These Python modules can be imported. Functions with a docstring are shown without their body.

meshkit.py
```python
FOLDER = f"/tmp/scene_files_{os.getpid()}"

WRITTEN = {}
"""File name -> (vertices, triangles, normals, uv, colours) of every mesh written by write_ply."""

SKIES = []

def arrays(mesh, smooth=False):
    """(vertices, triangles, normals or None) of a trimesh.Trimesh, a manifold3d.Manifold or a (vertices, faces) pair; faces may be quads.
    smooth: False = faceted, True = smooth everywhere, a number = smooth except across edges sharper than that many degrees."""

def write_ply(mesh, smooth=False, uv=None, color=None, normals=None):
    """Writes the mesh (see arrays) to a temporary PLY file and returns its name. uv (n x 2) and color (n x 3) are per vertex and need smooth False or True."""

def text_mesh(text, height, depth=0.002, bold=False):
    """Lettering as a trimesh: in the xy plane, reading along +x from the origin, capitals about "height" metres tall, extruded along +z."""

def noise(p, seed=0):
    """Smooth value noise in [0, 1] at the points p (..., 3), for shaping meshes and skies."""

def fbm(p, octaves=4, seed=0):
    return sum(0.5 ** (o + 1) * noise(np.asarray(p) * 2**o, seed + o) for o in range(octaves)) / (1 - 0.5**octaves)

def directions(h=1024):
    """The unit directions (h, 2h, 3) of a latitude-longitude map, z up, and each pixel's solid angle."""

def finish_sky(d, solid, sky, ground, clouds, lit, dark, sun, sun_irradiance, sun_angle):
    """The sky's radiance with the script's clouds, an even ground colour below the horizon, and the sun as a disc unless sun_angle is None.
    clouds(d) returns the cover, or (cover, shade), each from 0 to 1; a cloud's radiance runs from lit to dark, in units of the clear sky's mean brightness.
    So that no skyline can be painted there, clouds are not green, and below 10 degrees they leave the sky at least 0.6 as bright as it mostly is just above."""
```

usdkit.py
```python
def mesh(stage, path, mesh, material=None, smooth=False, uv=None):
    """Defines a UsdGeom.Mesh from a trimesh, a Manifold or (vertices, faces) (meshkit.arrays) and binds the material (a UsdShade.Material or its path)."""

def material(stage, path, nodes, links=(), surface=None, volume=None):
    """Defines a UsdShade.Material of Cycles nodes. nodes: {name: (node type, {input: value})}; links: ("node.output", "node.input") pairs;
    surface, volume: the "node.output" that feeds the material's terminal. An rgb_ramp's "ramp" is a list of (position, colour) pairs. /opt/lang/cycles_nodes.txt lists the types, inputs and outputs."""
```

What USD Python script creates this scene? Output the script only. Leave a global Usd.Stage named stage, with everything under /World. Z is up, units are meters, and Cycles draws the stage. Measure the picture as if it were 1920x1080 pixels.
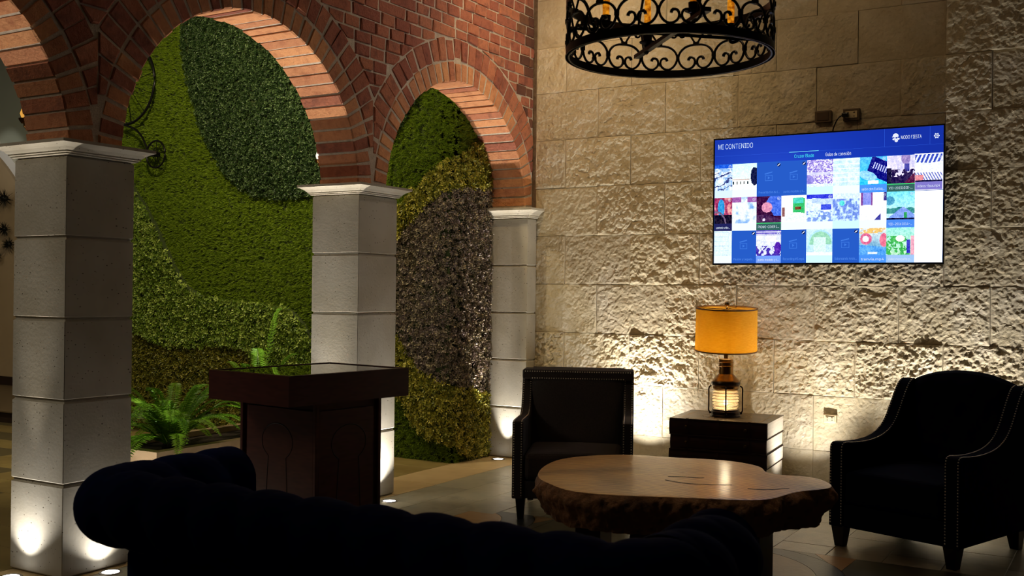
import math, random
import numpy as np, trimesh, usdkit, meshkit
import manifold3d as m3
from shapely.geometry import Polygon, Point, box as sbox
from shapely.ops import unary_union
from scipy.spatial import cKDTree
from pxr import Usd, UsdGeom, UsdLux, UsdShade, Gf, Sdf, Vt

stage = Usd.Stage.CreateInMemory()
UsdGeom.SetStageUpAxis(stage, 'Z'); UsdGeom.SetStageMetersPerUnit(stage, 1.0)
stage.DefinePrim('/World', 'Xform'); stage.DefinePrim('/World/Looks', 'Scope')
PI = math.pi

# ---------------------------------------------------------------- camera, sky, area lights
YAW, PITCH, ROLL, FPX, CAMH = 0.53639, 0.0033974, 0.011003, 1990.0, 1.2
_f = np.array([-math.sin(YAW)*math.cos(PITCH), math.cos(YAW)*math.cos(PITCH), math.sin(PITCH)])
_r0 = np.array([math.cos(YAW), math.sin(YAW), 0]); _u0 = np.cross(_r0, _f)
_r = math.cos(ROLL)*_r0 + math.sin(ROLL)*_u0; _u = -math.sin(ROLL)*_r0 + math.cos(ROLL)*_u0
cam = UsdGeom.Camera.Define(stage, '/World/camera')
cam.CreateHorizontalApertureAttr(36.0); cam.CreateVerticalApertureAttr(20.25)
cam.CreateFocalLengthAttr(36.0*FPX/1920); cam.CreateClippingRangeAttr(Gf.Vec2f(0.05, 200))
cam.CreateFStopAttr(7.0); cam.CreateFocusDistanceAttr(6.4); cam.CreateExposureAttr(0.0)
cam.AddTransformOp().Set(Gf.Matrix4d(*_r, 0, *_u, 0, *(-_f), 0, 0, 0, CAMH, 1))
def px(P):                                            # where a point lands in the frame (only to choose which pieces are large)
    d = np.atleast_2d(P) - [0, 0, CAMH]; z = np.maximum(d@_f, .05)
    return np.stack([960+FPX*(d@_r)/z, 540-FPX*(d@_u)/z], -1)

def lin(*c):
    c = np.array(c[0] if len(c) == 1 else c, float)/255
    return np.where(c < .04045, c/12.92, ((c+.055)/1.055)**2.4)

dome = UsdLux.DomeLight.Define(stage, '/World/dome_light')
dome.CreateIntensityAttr(0.002); dome.CreateColorAttr(Gf.Vec3f(1.0, .82, .66))
def aim(l, loc, d, roll=0.0):
    d = np.array(d, float); d /= np.linalg.norm(d)
    up = np.array([0, 0, 1.]) if abs(d[2]) < .95 else np.array([0, 1., 0])
    x = np.cross(d, up); x /= np.linalg.norm(x); y = np.cross(x, d)
    l.AddTransformOp().Set(Gf.Matrix4d(*x, 0, *y, 0, *(-d), 0, *loc, 1))
def rect_light(name, loc, d, w, h, power, color):
    l = UsdLux.RectLight.Define(stage, '/World/'+name); l.CreateWidthAttr(w); l.CreateHeightAttr(h)
    l.CreateIntensityAttr(power); l.CreateColorAttr(Gf.Vec3f(*color)); aim(l, loc, d); return l
def spot(name, loc, d, radius, power, color, cone, soft=.6):
    l = UsdLux.SphereLight.Define(stage, '/World/'+name); l.CreateRadiusAttr(radius)
    l.CreateIntensityAttr(power); l.CreateColorAttr(Gf.Vec3f(*color)); aim(l, loc, d)
    s = UsdLux.ShapingAPI.Apply(l.GetPrim()); s.CreateShapingConeAngleAttr(cone); s.CreateShapingConeSoftnessAttr(soft)
    return l
WARM, COOL = (1.0, .72, .37), (1.0, .93, .86)
K = dict(hall=0.9, niche=1.0, wall=1.0, up=1.0)
# ceiling lights of the hall on the left, of the garden niche and in front of the stone wall (all above the frame)
rect_light('hall_ceiling_light_001', (-10.6, 4.2, 3.7), (-.05, .45, -1), 1.2, 1.2, 3.2, (1, .90, .74))
rect_light('hall_ceiling_light', (-6.3, 0.6, 3.6), (-.05, .35, -1), 1.2, 1.2, 8.0, (1, .88, .68))
spot('niche_downlight', (-5.2, 4.2, 3.75), (-.5, .55, -.75), .06, 2000, (1, .84, .55), 55, .8)
spot('niche_downlight_001', (-4.7, 5.2, 3.75), (.05, .45, -1), .06, 760, (1, .84, .55), 55, .8)
for i, (x, p) in enumerate(((-3.15, 430), (-1.9, 70))):
    spot('wall_downlight' + ('_%03d' % i if i else ''), (x, 5.4, 3.75), (-.1, .8, -.9), .06, p, WARM, 50, 1.0)
spot('seating_downlight', (-1.3, 2.2, 3.75), (-.10, .6, -1), .06, 8, WARM, 60, .9)
spot('table_downlight', (-1.52, 3.75, 3.75), (-.03, .09, -1), .05, 520, (1, .82, .54), 17, 1.0)
spot('arcade_downlight', (-2.2, 6.0, 3.7), (-1, -.10, -.50), .05, 420, (1, .86, .74), 46, 1.0)
UPLIGHT, WALLUP = 22000.0, 30000.0

# ---------------------------------------------------------------- naming, meshes, materials
_names = {}
def numbered(parent, name):
    k = (parent, name); n = _names.get(k, 0); _names[k] = n+1
    return f'{parent}/{name}' if n == 0 else f'{parent}/{name}_{n:03d}'
def tag(prim, **kw):
    for k, v in kw.items():
        if v: prim.SetCustomDataByKey(k, v)
def thing(name, label=None, cat=None, loc=(0, 0, 0), rotz=0.0, group=None, kind=None):
    p = numbered('/World', name); x = UsdGeom.Xform.Define(stage, p)
    x.AddTranslateOp().Set(Gf.Vec3d(*map(float, loc)))
    if rotz: x.AddRotateZOp().Set(float(rotz))
    tag(x.GetPrim(), label=label, category=cat, group=group, kind=kind)
    return p
def part(parent, name, mesh, mat, smooth=False, **kw):
    p = numbered(parent, name)
    m = usdkit.mesh(stage, p, mesh, mat, smooth)
    if kw: tag(m.GetPrim(), **kw)
    return p
def solid(name, mesh, mat, smooth=False, label=None, cat=None, group=None, kind=None):
    p = part('/World', name, mesh, mat, smooth); tag(stage.GetPrimAtPath(p), label=label, category=cat, group=group, kind=kind); return p
cat = trimesh.util.concatenate

def look(name, c1, c2=None, scale=6., rough=.6, bump=0., bscale=60., metal=0., spec=.4, detail=5., rnd=0., stretch=None, c3=None, bdist=.01, sheen=0.):
    n = {'p': ('principled_bsdf', {'roughness': rough, 'metallic': metal, 'specular_ior_level': spec, 'base_color': tuple(c1)})}
    l = []
    n['geo'] = ('geometry', {})
    src = 'geo.position'
    if stretch:
        n['map'] = ('mapping', {'scale': stretch}); l.append(('geo.position', 'map.vector')); src = 'map.vector'
    if c2 is not None:
        n['n'] = ('noise_texture', {'scale': scale, 'detail': detail, 'roughness': .62})
        stops = [(.32, c1), (.68, c2)] if c3 is None else [(.3, c1), (.5, c2), (.72, c3)]
        n['r'] = ('rgb_ramp', {'ramp': stops})
        l += [(src, 'n.vector'), ('n.fac', 'r.fac')]
        out = 'r.color'
        if rnd:
            n['oi'] = ('object_info', {}); n['mr'] = ('map_range', {'to_min': 1-rnd, 'to_max': 1+rnd})
            n['h'] = ('hsv', {}); n['mh'] = ('map_range', {'to_min': .5-.03*rnd, 'to_max': .5+.03*rnd})
            l += [('oi.random', 'mr.value'), ('mr.result', 'h.value'), ('oi.random', 'mh.value'), ('mh.result', 'h.hue'), (out, 'h.color')]
            out = 'h.color'
        l.append((out, 'p.base_color'))
    if bump:
        n['bn'] = ('noise_texture', {'scale': bscale, 'detail': 6., 'roughness': .65})
        n['b'] = ('bump', {'strength': bump, 'distance': bdist})
        l += [(src, 'bn.vector'), ('bn.fac', 'b.height'), ('b.normal', 'p.normal')]
    if sheen: n['p'][1]['sheen_weight'] = sheen
    return usdkit.material(stage, '/World/Looks/'+name, n, l, surface='p.BSDF')
def glow(name, c, strength=1.):
    return usdkit.material(stage, '/World/Looks/'+name, {'e': ('emission', {'color': tuple(c), 'strength': float(strength)})}, surface='e.emission')

STONE = look('pale_cantera_stone', lin(212, 200, 174), lin(196, 182, 152), 3., .8, .5, 45., c3=lin(220, 210, 190), rnd=.08, bdist=.006)
COLUMN = usdkit.material(stage, '/World/Looks/column_cantera', {'g': ('geometry', {}), 'n': ('noise_texture', {'scale': 4., 'detail': 5.}), 'r': ('rgb_ramp', {'ramp': [(.32, lin(172, 164, 144)), (.68, lin(192, 186, 170))]}),
    'mp': ('mapping', {'scale': (1., 1., 1.7)}), 'v': ('voronoi_texture', {'scale': 34.}), 'n2': ('noise_texture', {'scale': 9., 'detail': 2.}), 'mm': ('math', {'math_type': 'multiply_add', 'value2': .30, 'value3': -.05}), 'lt': ('math', {'math_type': 'less_than'}),
    'x': ('mix_color', {'b': lin(92, 82, 66)}), 'p': ('principled_bsdf', {'roughness': .75, 'specular_ior_level': .3}), 'oi': ('object_info', {}), 'mr': ('map_range', {'to_min': .93, 'to_max': 1.07}), 'h': ('hsv', {}),
    'bn': ('noise_texture', {'scale': 70., 'detail': 5.}), 'b': ('bump', {'strength': .15, 'distance': .004})},
    [('g.position', 'n.vector'), ('n.fac', 'r.fac'), ('g.position', 'mp.vector'), ('mp.vector', 'v.vector'), ('g.position', 'n2.vector'), ('n2.fac', 'mm.value1'), ('v.distance', 'lt.value1'), ('mm.value', 'lt.value2'), ('lt.value', 'x.fac'), ('r.color', 'x.a'), ('oi.random', 'mr.value'), ('mr.result', 'h.value'), ('x.result', 'h.color'), ('h.color', 'p.base_color'), ('g.position', 'bn.vector'), ('bn.fac', 'b.height'), ('b.normal', 'p.normal')], surface='p.BSDF')
def drum(x0, x1, y0, y1, z0, z1, c=.009):              # column block: soft arrises above and below the joints
    R = []
    for z, o in ((z0, c), (z0+c, 0), (z1-c, 0), (z1, c)):
        e = .002; a0, a1, b0, b1 = x0+o, x1-o, y0+o, y1-o
        R.append([(a0+e, b0, z), (a1-e, b0, z), (a1, b0+e, z), (a1, b1-e, z), (a1-e, b1, z), (a0+e, b1, z), (a0, b1-e, z), (a0, b0+e, z)])
    return grid_mesh(np.array(R), closed_v=True, cap=True)
MORTAR = look('lime_mortar', lin(190, 174, 152), lin(214, 200, 180), 30., .95, .6, 120.)
DARKMORTAR = look('grey_mortar', lin(120, 98, 82), lin(150, 128, 108), 30., .95, .6, 120.)
BRICK = look('red_brick', lin(154, 92, 70), lin(176, 108, 82), 14., .9, .8, 60., rnd=.22, c3=lin(130, 80, 64), bdist=.010)
BRICK2 = look('orange_brick', lin(200, 134, 92), lin(216, 152, 106), 14., .9, .7, 60., rnd=.16, c3=lin(182, 116, 80), bdist=.010)
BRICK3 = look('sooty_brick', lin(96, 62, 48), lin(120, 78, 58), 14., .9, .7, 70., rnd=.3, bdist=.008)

def box(x0, x1, y0, y1, z0, z1):
    b = trimesh.creation.box([x1-x0, y1-y0, z1-z0]); b.apply_translation([(x0+x1)/2, (y0+y1)/2, (z0+z1)/2]); return b
def cham(x0, x1, y0, y1, z0, z1, c=.004):                # box with all edges chamfered, 44 triangles
    P = []
    lo, hi = np.array([x0, y0, z0], float), np.array([x1, y1, z1], float)
    for s in np.ndindex(2, 2, 2):
        s = np.array(s)
        for k in range(3):
            p = np.where(s == 1, hi, lo).astype(float); q = p + np.where(s == 1, -c, c); q[k] = p[k]; P.append(q)
    return hull(P)
def hull(P):
    m = m3.Manifold.hull_points(np.asarray(P, float).tolist() if False else np.ascontiguousarray(P, dtype=np.float64)).to_mesh()
    return trimesh.Trimesh(m.vert_properties[:, :3], m.tri_verts, process=False)
_ico = trimesh.creation.icosphere(1).vertices
def rbox(x0, x1, y0, y1, z0, z1, r=.02, puff=0.):
    lo, hi = np.array([x0, y0, z0])+r, np.array([x1, y1, z1])-r
    P = np.concatenate([np.where(np.array(s) == 1, hi, lo) + _ico*r for s in np.ndindex(2, 2, 2)])
    m = hull(P)
    if puff:
        m = m.subdivide_to_size(max(hi-lo)/7, max_iter=12); v = m.vertices; c = (lo+hi)/2; h = (hi-lo)/2+r
        t = np.clip(np.abs((v-c)/h), 0, 1)
        w = (1-t[:, 0]**2)*(1-t[:, 1]**2)
        v[:, 2] += puff*w*np.sign(v[:, 2]-c[2]); m.vertices = v
    return m
def cyl(r, p0, p1, n=24):
    return trimesh.creation.cylinder(radius=r, segment=[p0, p1], sections=n)
def lathe(prof, n=48, c=(0, 0, 0)):
    m = trimesh.creation.revolve(np.array(prof, float), sections=n); m.apply_translation(c); return m
def tube(pts, r, n=8, closed=False):
    pts = np.asarray(pts, float); m = len(pts)
    t = np.roll(pts, -1, 0)-np.roll(pts, 1, 0) if closed else np.gradient(pts, axis=0)
    t /= np.linalg.norm(t, axis=1, keepdims=True)
    ref = np.array([0, 0, 1.]) if abs(t[:, 2]).mean() < .8 else np.array([0, 1., 0])
    a = np.cross(t, ref); a /= np.maximum(np.linalg.norm(a, axis=1, keepdims=True), 1e-9)
    for i in range(1, m):
        if (a[i]*a[i-1]).sum() < 0: a[i] *= -1
    b = np.cross(t, a); ang = np.linspace(0, 2*PI, n, endpoint=False)
    r = np.broadcast_to(np.asarray(r, float), (m,))
    V = pts[:, None]+r[:, None, None]*(np.cos(ang)[None, :, None]*a[:, None]+np.sin(ang)[None, :, None]*b[:, None])
    return grid_mesh(V, closed_u=closed, closed_v=True, cap=not closed)
def grid_mesh(V, closed_u=False, closed_v=False, cap=False):
    m, n = V.shape[:2]; v = V.reshape(-1, 3)
    I, J = np.meshgrid(np.arange(m if closed_u else m-1), np.arange(n if closed_v else n-1), indexing='ij')
    I2, J2 = (I+1) % m, (J+1) % n
    f = np.concatenate([np.stack([I*n+J, I2*n+J, I2*n+J2], -1).reshape(-1, 3), np.stack([I*n+J, I2*n+J2, I*n+J2], -1).reshape(-1, 3)])
    if cap and closed_v:
        k = len(v); v = np.vstack([v, V[0].mean(0), V[-1].mean(0)]); j = np.arange(n)
        f = np.vstack([f, np.stack([np.full(n, k), j, (j+1) % n], 1), np.stack([np.full(n, k+1), (m-1)*n+(j+1) % n, (m-1)*n+j], 1)])
    return trimesh.Trimesh(v, f, process=False)
def extrude(poly, h):                                  # shapely polygon -> mesh along +z from 0 to h
    return cat([trimesh.creation.extrude_polygon(g, h, engine='earcut') for g in getattr(poly, 'geoms', [poly]) if g.geom_type == 'Polygon'])
def toward(m, axes, loc=(0, 0, 0)):                    # local x,y,z of m go along the three given world axes
    T = np.eye(4); T[:3, :3] = np.array(axes, float).T; T[:3, 3] = loc
    m = m.copy(); m.apply_transform(T)
    if np.linalg.det(T[:3, :3]) < 0: m.invert()
    return m
def spline(P, n=200, closed=True):
    from scipy.interpolate import CubicSpline
    P = np.asarray(P, float)
    if closed: P = np.vstack([P, P[:1]])
    s = np.r_[0, np.cumsum(np.linalg.norm(np.diff(P, axis=0), axis=1)**.6)]
    c = CubicSpline(s, P, bc_type='periodic' if closed else 'natural')
    return c(np.linspace(0, s[-1], n+1)[:-1] if closed else np.linspace(0, s[-1], n))
rng = np.random.default_rng(7); random.seed(7)

# ---------------------------------------------------------------- the setting: stone wall
D = 6.713                                             # front of the stone wall
def facets(P, cell, seed, sharp=.22):
    g = np.random.default_rng(seed)
    lo, hi = P.min(0)-2*cell, P.max(0)+2*cell
    n = np.maximum(np.ceil((hi-lo)/cell).astype(int), 1)
    S = np.stack(np.meshgrid(np.arange(n[0]), np.arange(n[1]), indexing='ij'), -1).reshape(-1, 2)
    S = lo+(S+g.random(S.shape))*cell
    off, grad = g.uniform(-1, 1, len(S)), g.normal(0, .9, (len(S), 2))
    d, i = cKDTree(S).query(P, 2)
    val = lambda k: off[i[:, k]]+((P-S[i[:, k]])*grad[i[:, k]]).sum(1)/cell
    t = np.clip((d[:, 1]-d[:, 0])/(sharp*cell), 0, 1); t = t*t*(3-2*t)
    return val(0)*(.5+.5*t)+val(1)*(.5-.5*t)
def stone_block(x0, x1, z0, z1, amp, seed, res, coarse):
    w, h = x1-x0, z1-z0; nx, nz = max(int(w/res), 4)+1, max(int(h/res), 4)+1
    U, W = np.meshgrid(np.linspace(0, w, nx), np.linspace(0, h, nz), indexing='ij')
    P = np.stack([U, W], -1).reshape(-1, 2); Q = np.c_[P*9, np.full(len(P), seed*3.7)]
    g = np.random.default_rng(seed)
    warp = P+.03*(np.stack([meshkit.fbm(Q, 3, seed), meshkit.fbm(Q, 3, seed+50)], -1)-.5)
    warp2 = P+.012*(np.stack([meshkit.fbm(Q*4, 3, seed), meshkit.fbm(Q*4, 3, seed+50)], -1)-.5)
    k = coarse
    d = .40*k*facets(warp, .10, seed)+.36*facets(warp2, .042, seed+1, .35)+.34*facets(warp2, .018, seed+2, .5)+.9*(meshkit.fbm(Q*2.2, 5, seed+9)-.5)
    e = np.minimum.reduce([P[:, 0], w-P[:, 0], P[:, 1], h-P[:, 1]])
    m = np.clip(e/.016, 0, 1)**.5
    d = g.uniform(-.004, .004)+amp*m*(d+.25)+(1-m)*(-.0005)
    V = np.stack([x0+U, D-d.reshape(nx, nz), z0+W], -1)
    front = grid_mesh(V)
    ring = np.concatenate([V[:, 0], V[-1, 1:], V[::-1, -1][1:], V[0, ::-1][1:-1]])
    back = ring.copy(); back[:, 1] = D+.05
    skirt = grid_mesh(np.stack([back, ring]), closed_v=True)
    a = cat([front, skirt]); a.fix_normals() if False else None
    return a
wall_back = thing('wall_back', 'rough pale stone block wall behind the television and armchairs', kind='structure')
part(wall_back, 'mortar_bed', box(-4.1, 1.2, D+.014, D+.16, -.02, 3.75), DARKMORTAR)
zrows = [0, .224, .568, .912, 1.257, 1.602, 1.947, 2.290, 2.632, 2.96, 3.31, 3.66]
seed = 100
for k in range(len(zrows)-1):
    z0, z1 = zrows[k], zrows[k+1]
    off = -3.556 if k % 2 == 0 else -3.301
    # which rows start where was read off the photograph
    off = {0: -3.301, 1: -3.301, 2: -3.556, 3: -3.301, 4: -3.556, 5: -3.301, 6: -3.556, 7: -3.301, 8: -3.556, 9: -3.301, 10: -3.556}[k]
    xs = [-3.80] + [off+.508*i for i in range(10) if off+.508*i < 1.1] + [1.2]
    base = {0: .003, 1: .0055, 2: .0105, 3: .0055, 4: .0065, 5: .0052, 6: .0048, 7: .0046, 8: .0032, 9: .0028, 10: .0028}[k]
    for x0, x1 in zip(xs[:-1], xs[1:]):
        seed += 13; g = np.random.default_rng(seed)
        amp = base*g.uniform(.65, 1.35)*(1.25 if x1 < -1.9 and k > 4 else 1.0)
        P = px([[x0, D, z0], [x1, D, z1]]); seen = P[0, 0] < 1960 and P[1, 0] > 940 and P[1, 1] < 1100 and P[0, 1] > -20
        m = stone_block(x0+.0011, x1-.0011, z0+.0011, z1-.0011, amp, seed, .005 if seen else .012, g.uniform(.6, 1.3))
        part(wall_back, 'stone_block', m, STONE, False)

# ---------------------------------------------------------------- the brick arcade
XF, XB = -3.828, -4.106                               # front and back of the brickwork
ARCH = [(2.07, 1.72, .78), (3.913, 1.775, .813), (5.80, 1.745, .822)]
ZS, ZT, Y0 = 1.80, 3.75, 1.29
wall_left = thing('wall_left', 'red brick arcade wall with three round arches above the stone columns', kind='structure')
def disc(a, extra=0., n=96):
    y, z, r = a; t = np.linspace(0, 2*PI, n, endpoint=False); return Polygon(np.c_[y+(r+extra)*np.cos(t), z+(r+extra)*np.sin(t)])
face = sbox(Y0, ZS, D, ZT)
core = face
for a in ARCH: core = core.difference(disc(a, -.0005))
core_parts = list(getattr(core, 'geoms', [core]))
YZX = ([0, 1, 0], [0, 0, 1], [1, 0, 0])
cm = cat([toward(extrude(g, abs(XB-XF)-.0035), YZX, (XB, 0, 0)) for g in core_parts])
part(wall_left, 'mortar_core', cm, MORTAR)
def lumpy(poly, depth, x_front, jit=.0052, cham_=.007):        # a brick: polygon in (y,z) extruded back from x_front, front edge worn
    c = np.array(poly.exterior.coords[:-1]); ctr = c.mean(0)
    if not poly.exterior.is_ccw: c = c[::-1]
    n = len(c); g = rng
    inn = ctr+(c-ctr)*(1-cham_/np.maximum(np.linalg.norm(c-ctr, axis=1, keepdims=True), .02))
    c2 = c+g.normal(0, jit*.5, c.shape); tilt = g.normal(0, .02, 2)
    dx = (c-ctr)@tilt
    V = np.vstack([np.c_[np.full(n, x_front-depth), c2], np.c_[x_front-cham_+dx, c2], np.c_[x_front+dx+g.normal(0, .0012, n), inn+g.normal(0, jit*.4, c.shape)]])
    tri = trimesh.creation.triangulate_polygon(Polygon(inn), engine='earcut') if n > 4 else (inn, np.array([[0, 1, 2], [0, 2, 3]]) if n == 4 else np.array([[0, 1, 2]]))
    f = [(a+2*n, b+2*n, d+2*n) for a, b, d in tri[1]]
    A, B, C = inn[tri[1][0]]
    if (B[0]-A[0])*(C[1]-A[1])-(B[1]-A[1])*(C[0]-A[0]) < 0: f = [(a, d, b) for a, b, d in f]
    for k in range(2):
        for i in range(n):
            j = (i+1) % n; f += [(k*n+i, k*n+j, (k+1)*n+j), (k*n+i, (k+1)*n+j, (k+1)*n+i)]
    return trimesh.Trimesh(V, np.array(f), process=False)
# arch rings: the inner ring runs through the whole thickness and shows as the soffit
clip_pier = [ (ARCH[i][0]+ARCH[i][2]+ARCH[i+1][0]-ARCH[i+1][2])/2 for i in range(2)]
for ai, (cy, cz, r) in enumerate(ARCH):
    ring = part(wall_left, 'brick_arch', box(XB+.02, XF-.02, cy-.05, cy+.05, cz+r+.012, cz+r+.02), MORTAR)
    zmin = ZS
    lo = clip_pier[ai-1] if ai else -9; hi = clip_pier[ai] if ai < 2 else D
    for k, (r0, r1) in enumerate(((r, r+.118), (r+.128, r+.262))):
        nb = int(PI*r/.0685); a0 = math.asin((ZS-cz)/r) if ZS > cz else 0
        for i in range(-3, nb+3):
            j = rng.uniform(-.06, .06) if k else 0
            t0, t1 = PI*(i+j)/nb, PI*(i+1+j)/nb
            gap = (.0135 if k == 0 else .009)/r0/2
            ri = r0-(.0035+abs(rng.normal(0, .003)) if k == 0 else 0); ro = r1+rng.normal(0, .004)
            tt = (t0+gap, (t0+t1)/2, t1-gap)
            P = [(cy+ri*math.cos(t), cz+ri*math.sin(t)) for t in tt[::2]]+[(cy+ro*math.cos(t), cz+ro*math.sin(t)) for t in tt[::-2]]
            q = Polygon(P).intersection(sbox(lo+.004, ZS+.001, hi-.004, 4))
            if q.is_empty or q.area < .0016 or q.geom_type != 'Polygon': continue
            depth = abs(XB-XF)+.004 if k == 0 else .07
            m = lumpy(q.simplify(.001), depth, jit=.0024 if k == 0 else .006, x_front= XF+rng.uniform(-.0005, .007 if k else .004))
            part(ring, 'arch_brick', m, BRICK2 if k == 0 and rng.random() < .8 else BRICK)
rings = unary_union([disc(a, .272) for a in ARCH])
pieces = []
z = ZS; row = 0
while z < ZT:
    hgt = .073; y = Y0-rng.uniform(0, .15)
    while y < D:
        w = .265 if rng.random() < .13 else rng.uniform(.128, .152)
        q = sbox(max(y, Y0)+.005, z+.005, min(y+w, D)-.005, z+hgt-.004).difference(rings)
        y += w
        for g in getattr(q, 'geoms', [q]):
            if g.geom_type == 'Polygon' and g.area > .0018: pieces.append(g.simplify(.004))
    z += hgt; row += 1
def screen_area(g):
    c = np.array(g.exterior.coords[:-1]); P = px(np.c_[np.full(len(c), XF), c])
    s = Polygon(P).intersection(sbox(0, 0, 1920, 1080)) if Polygon(P).is_valid else Polygon(P).buffer(0)
    return s.area
pieces.sort(key=lambda g: -screen_area(g))
rest = []
for i, g in enumerate(pieces):
    m = lumpy(g, .07, XF+rng.uniform(-.0005, .008))
    cy = g.centroid.x
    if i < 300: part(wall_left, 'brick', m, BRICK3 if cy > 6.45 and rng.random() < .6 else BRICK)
    else: rest.append(m)
part(wall_left, 'brickwork', cat(rest), BRICK, kind='stuff')

# ---------------------------------------------------------------- stone columns
def cap_profile(w0, w1, d0, d1, z0, z1):               # moulded capital: rectangle rings (x0,x1,y0,y1) growing outward
    steps = [(0, 0), (.004, .0), (.012, .04), (.012, .14), (.020, .18), (.020, .28), (.026, .36), (.034, .5), (.046, .62), (.058, .72), (.064, .76), (.064, .98), (.058, 1.0)]
    R = []
    for o, t in steps:
        zz = z0+(z1-z0)*t; R.append([(w0-o, d0-o, zz), (w1+o, d0-o, zz), (w1+o, d1+o, zz), (w0-o, d1+o, zz)])
    R = np.array(R)
    R[:, :, 1] = np.minimum(R[:, :, 1], D-.001)
    return grid_mesh(R, closed_v=True, cap=True)
COLS = [(2.797, 3.135, 'square stone column at the left end, nearest the camera'),
        (4.681, 5.033, 'square stone column behind the dark kiosk, middle one of three'),
        (6.582, D-.004, 'stone half column against the stone wall beside the left armchair')]
for i, (y0, y1, lab) in enumerate(COLS):
    c = thing('stone_column', lab, 'column', (0, 0, 0), group=None)
    zj = [0, .384, .7285, 1.066, 1.403, 1.742] if i < 2 else [0, .365, .708, 1.048, 1.387, 1.730]
    x0, x1 = -4.130, -3.788
    for a, b in zip(zj[:-1], zj[1:]):
        part(c, 'stone_block', drum(x0, x1, y0, y1, a+.001, b-.001), COLUMN)
    part(c, 'core', box(x0+.008, x1-.008, y0+.008, y1-.008 if i < 2 else y1, .02, 1.73), COLUMN)
    part(c, 'capital', cap_profile(x0, x1, y0, y1, zj[-1], ZS), COLUMN)

# ---------------------------------------------------------------- floor, ceiling, hall
SLATE = look('grey_green_slate', lin(130, 126, 110), lin(156, 150, 130), 5., .34, .35, 38., rnd=.10, c3=lin(138, 138, 126), bdist=.004, spec=.5)
TRAV = look('beige_threshold_stone', lin(176, 150, 106), lin(196, 172, 128), 4., .4, .15, 60., bdist=.003, rnd=.06)
OLIVE = look('olive_stone_tile', lin(120, 102, 56), lin(140, 122, 74), 3., .45, .15, 50., rnd=.1, bdist=.003)
UMBER = look('dark_olive_tile', lin(84, 74, 46), lin(98, 88, 58), 3., .45, .15, 50., rnd=.1, bdist=.003)
GROUT = look('grout', lin(66, 60, 50), rough=.9)
floor = thing('floor', 'stone tiled floor with a beige threshold strip and an inlaid pattern', kind='structure')
part(floor, 'base_slab', box(-13, 1.6, -1, 8, -.12, -.006), GROUT)
INX0, INX1, INY0, INY1 = -3.15, -.20, 3.05, 4.96      # inlay field
x = -3.752; col = 0
while x < 1.2:
    w = .25; y = 6.70 - (.0 if col % 2 else .27)
    ys = [6.70]+[y-.52*i for i in range(0 if col % 2 == 0 else 1, 10)]
    for ya, yb in zip(ys[1:], ys[:-1]):
        if yb < 1.7 or yb-ya < .05: continue
        q = sbox(x+.0012, ya+.0012, x+w-.0012, yb-.0012).difference(sbox(INX0-.002, INY0-.002, INX1+.002, INY1+.002))
        for g in getattr(q, 'geoms', [q]):
            if g.area < .004: continue
            a, b, c, d = g.bounds
            part(floor, 'floor_tile', cham(a, c, b, d, -.012, rng.uniform(-.0006, .0004), .0012), SLATE)
    x += w; col += 1
for i in range(8):
    y = 6.70-i*.64
    part(floor, 'threshold_stone', cham(-4.118, -3.755, max(y-.638, 1.6), y-.002, -.012, .0002, .0012), TRAV)
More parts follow.
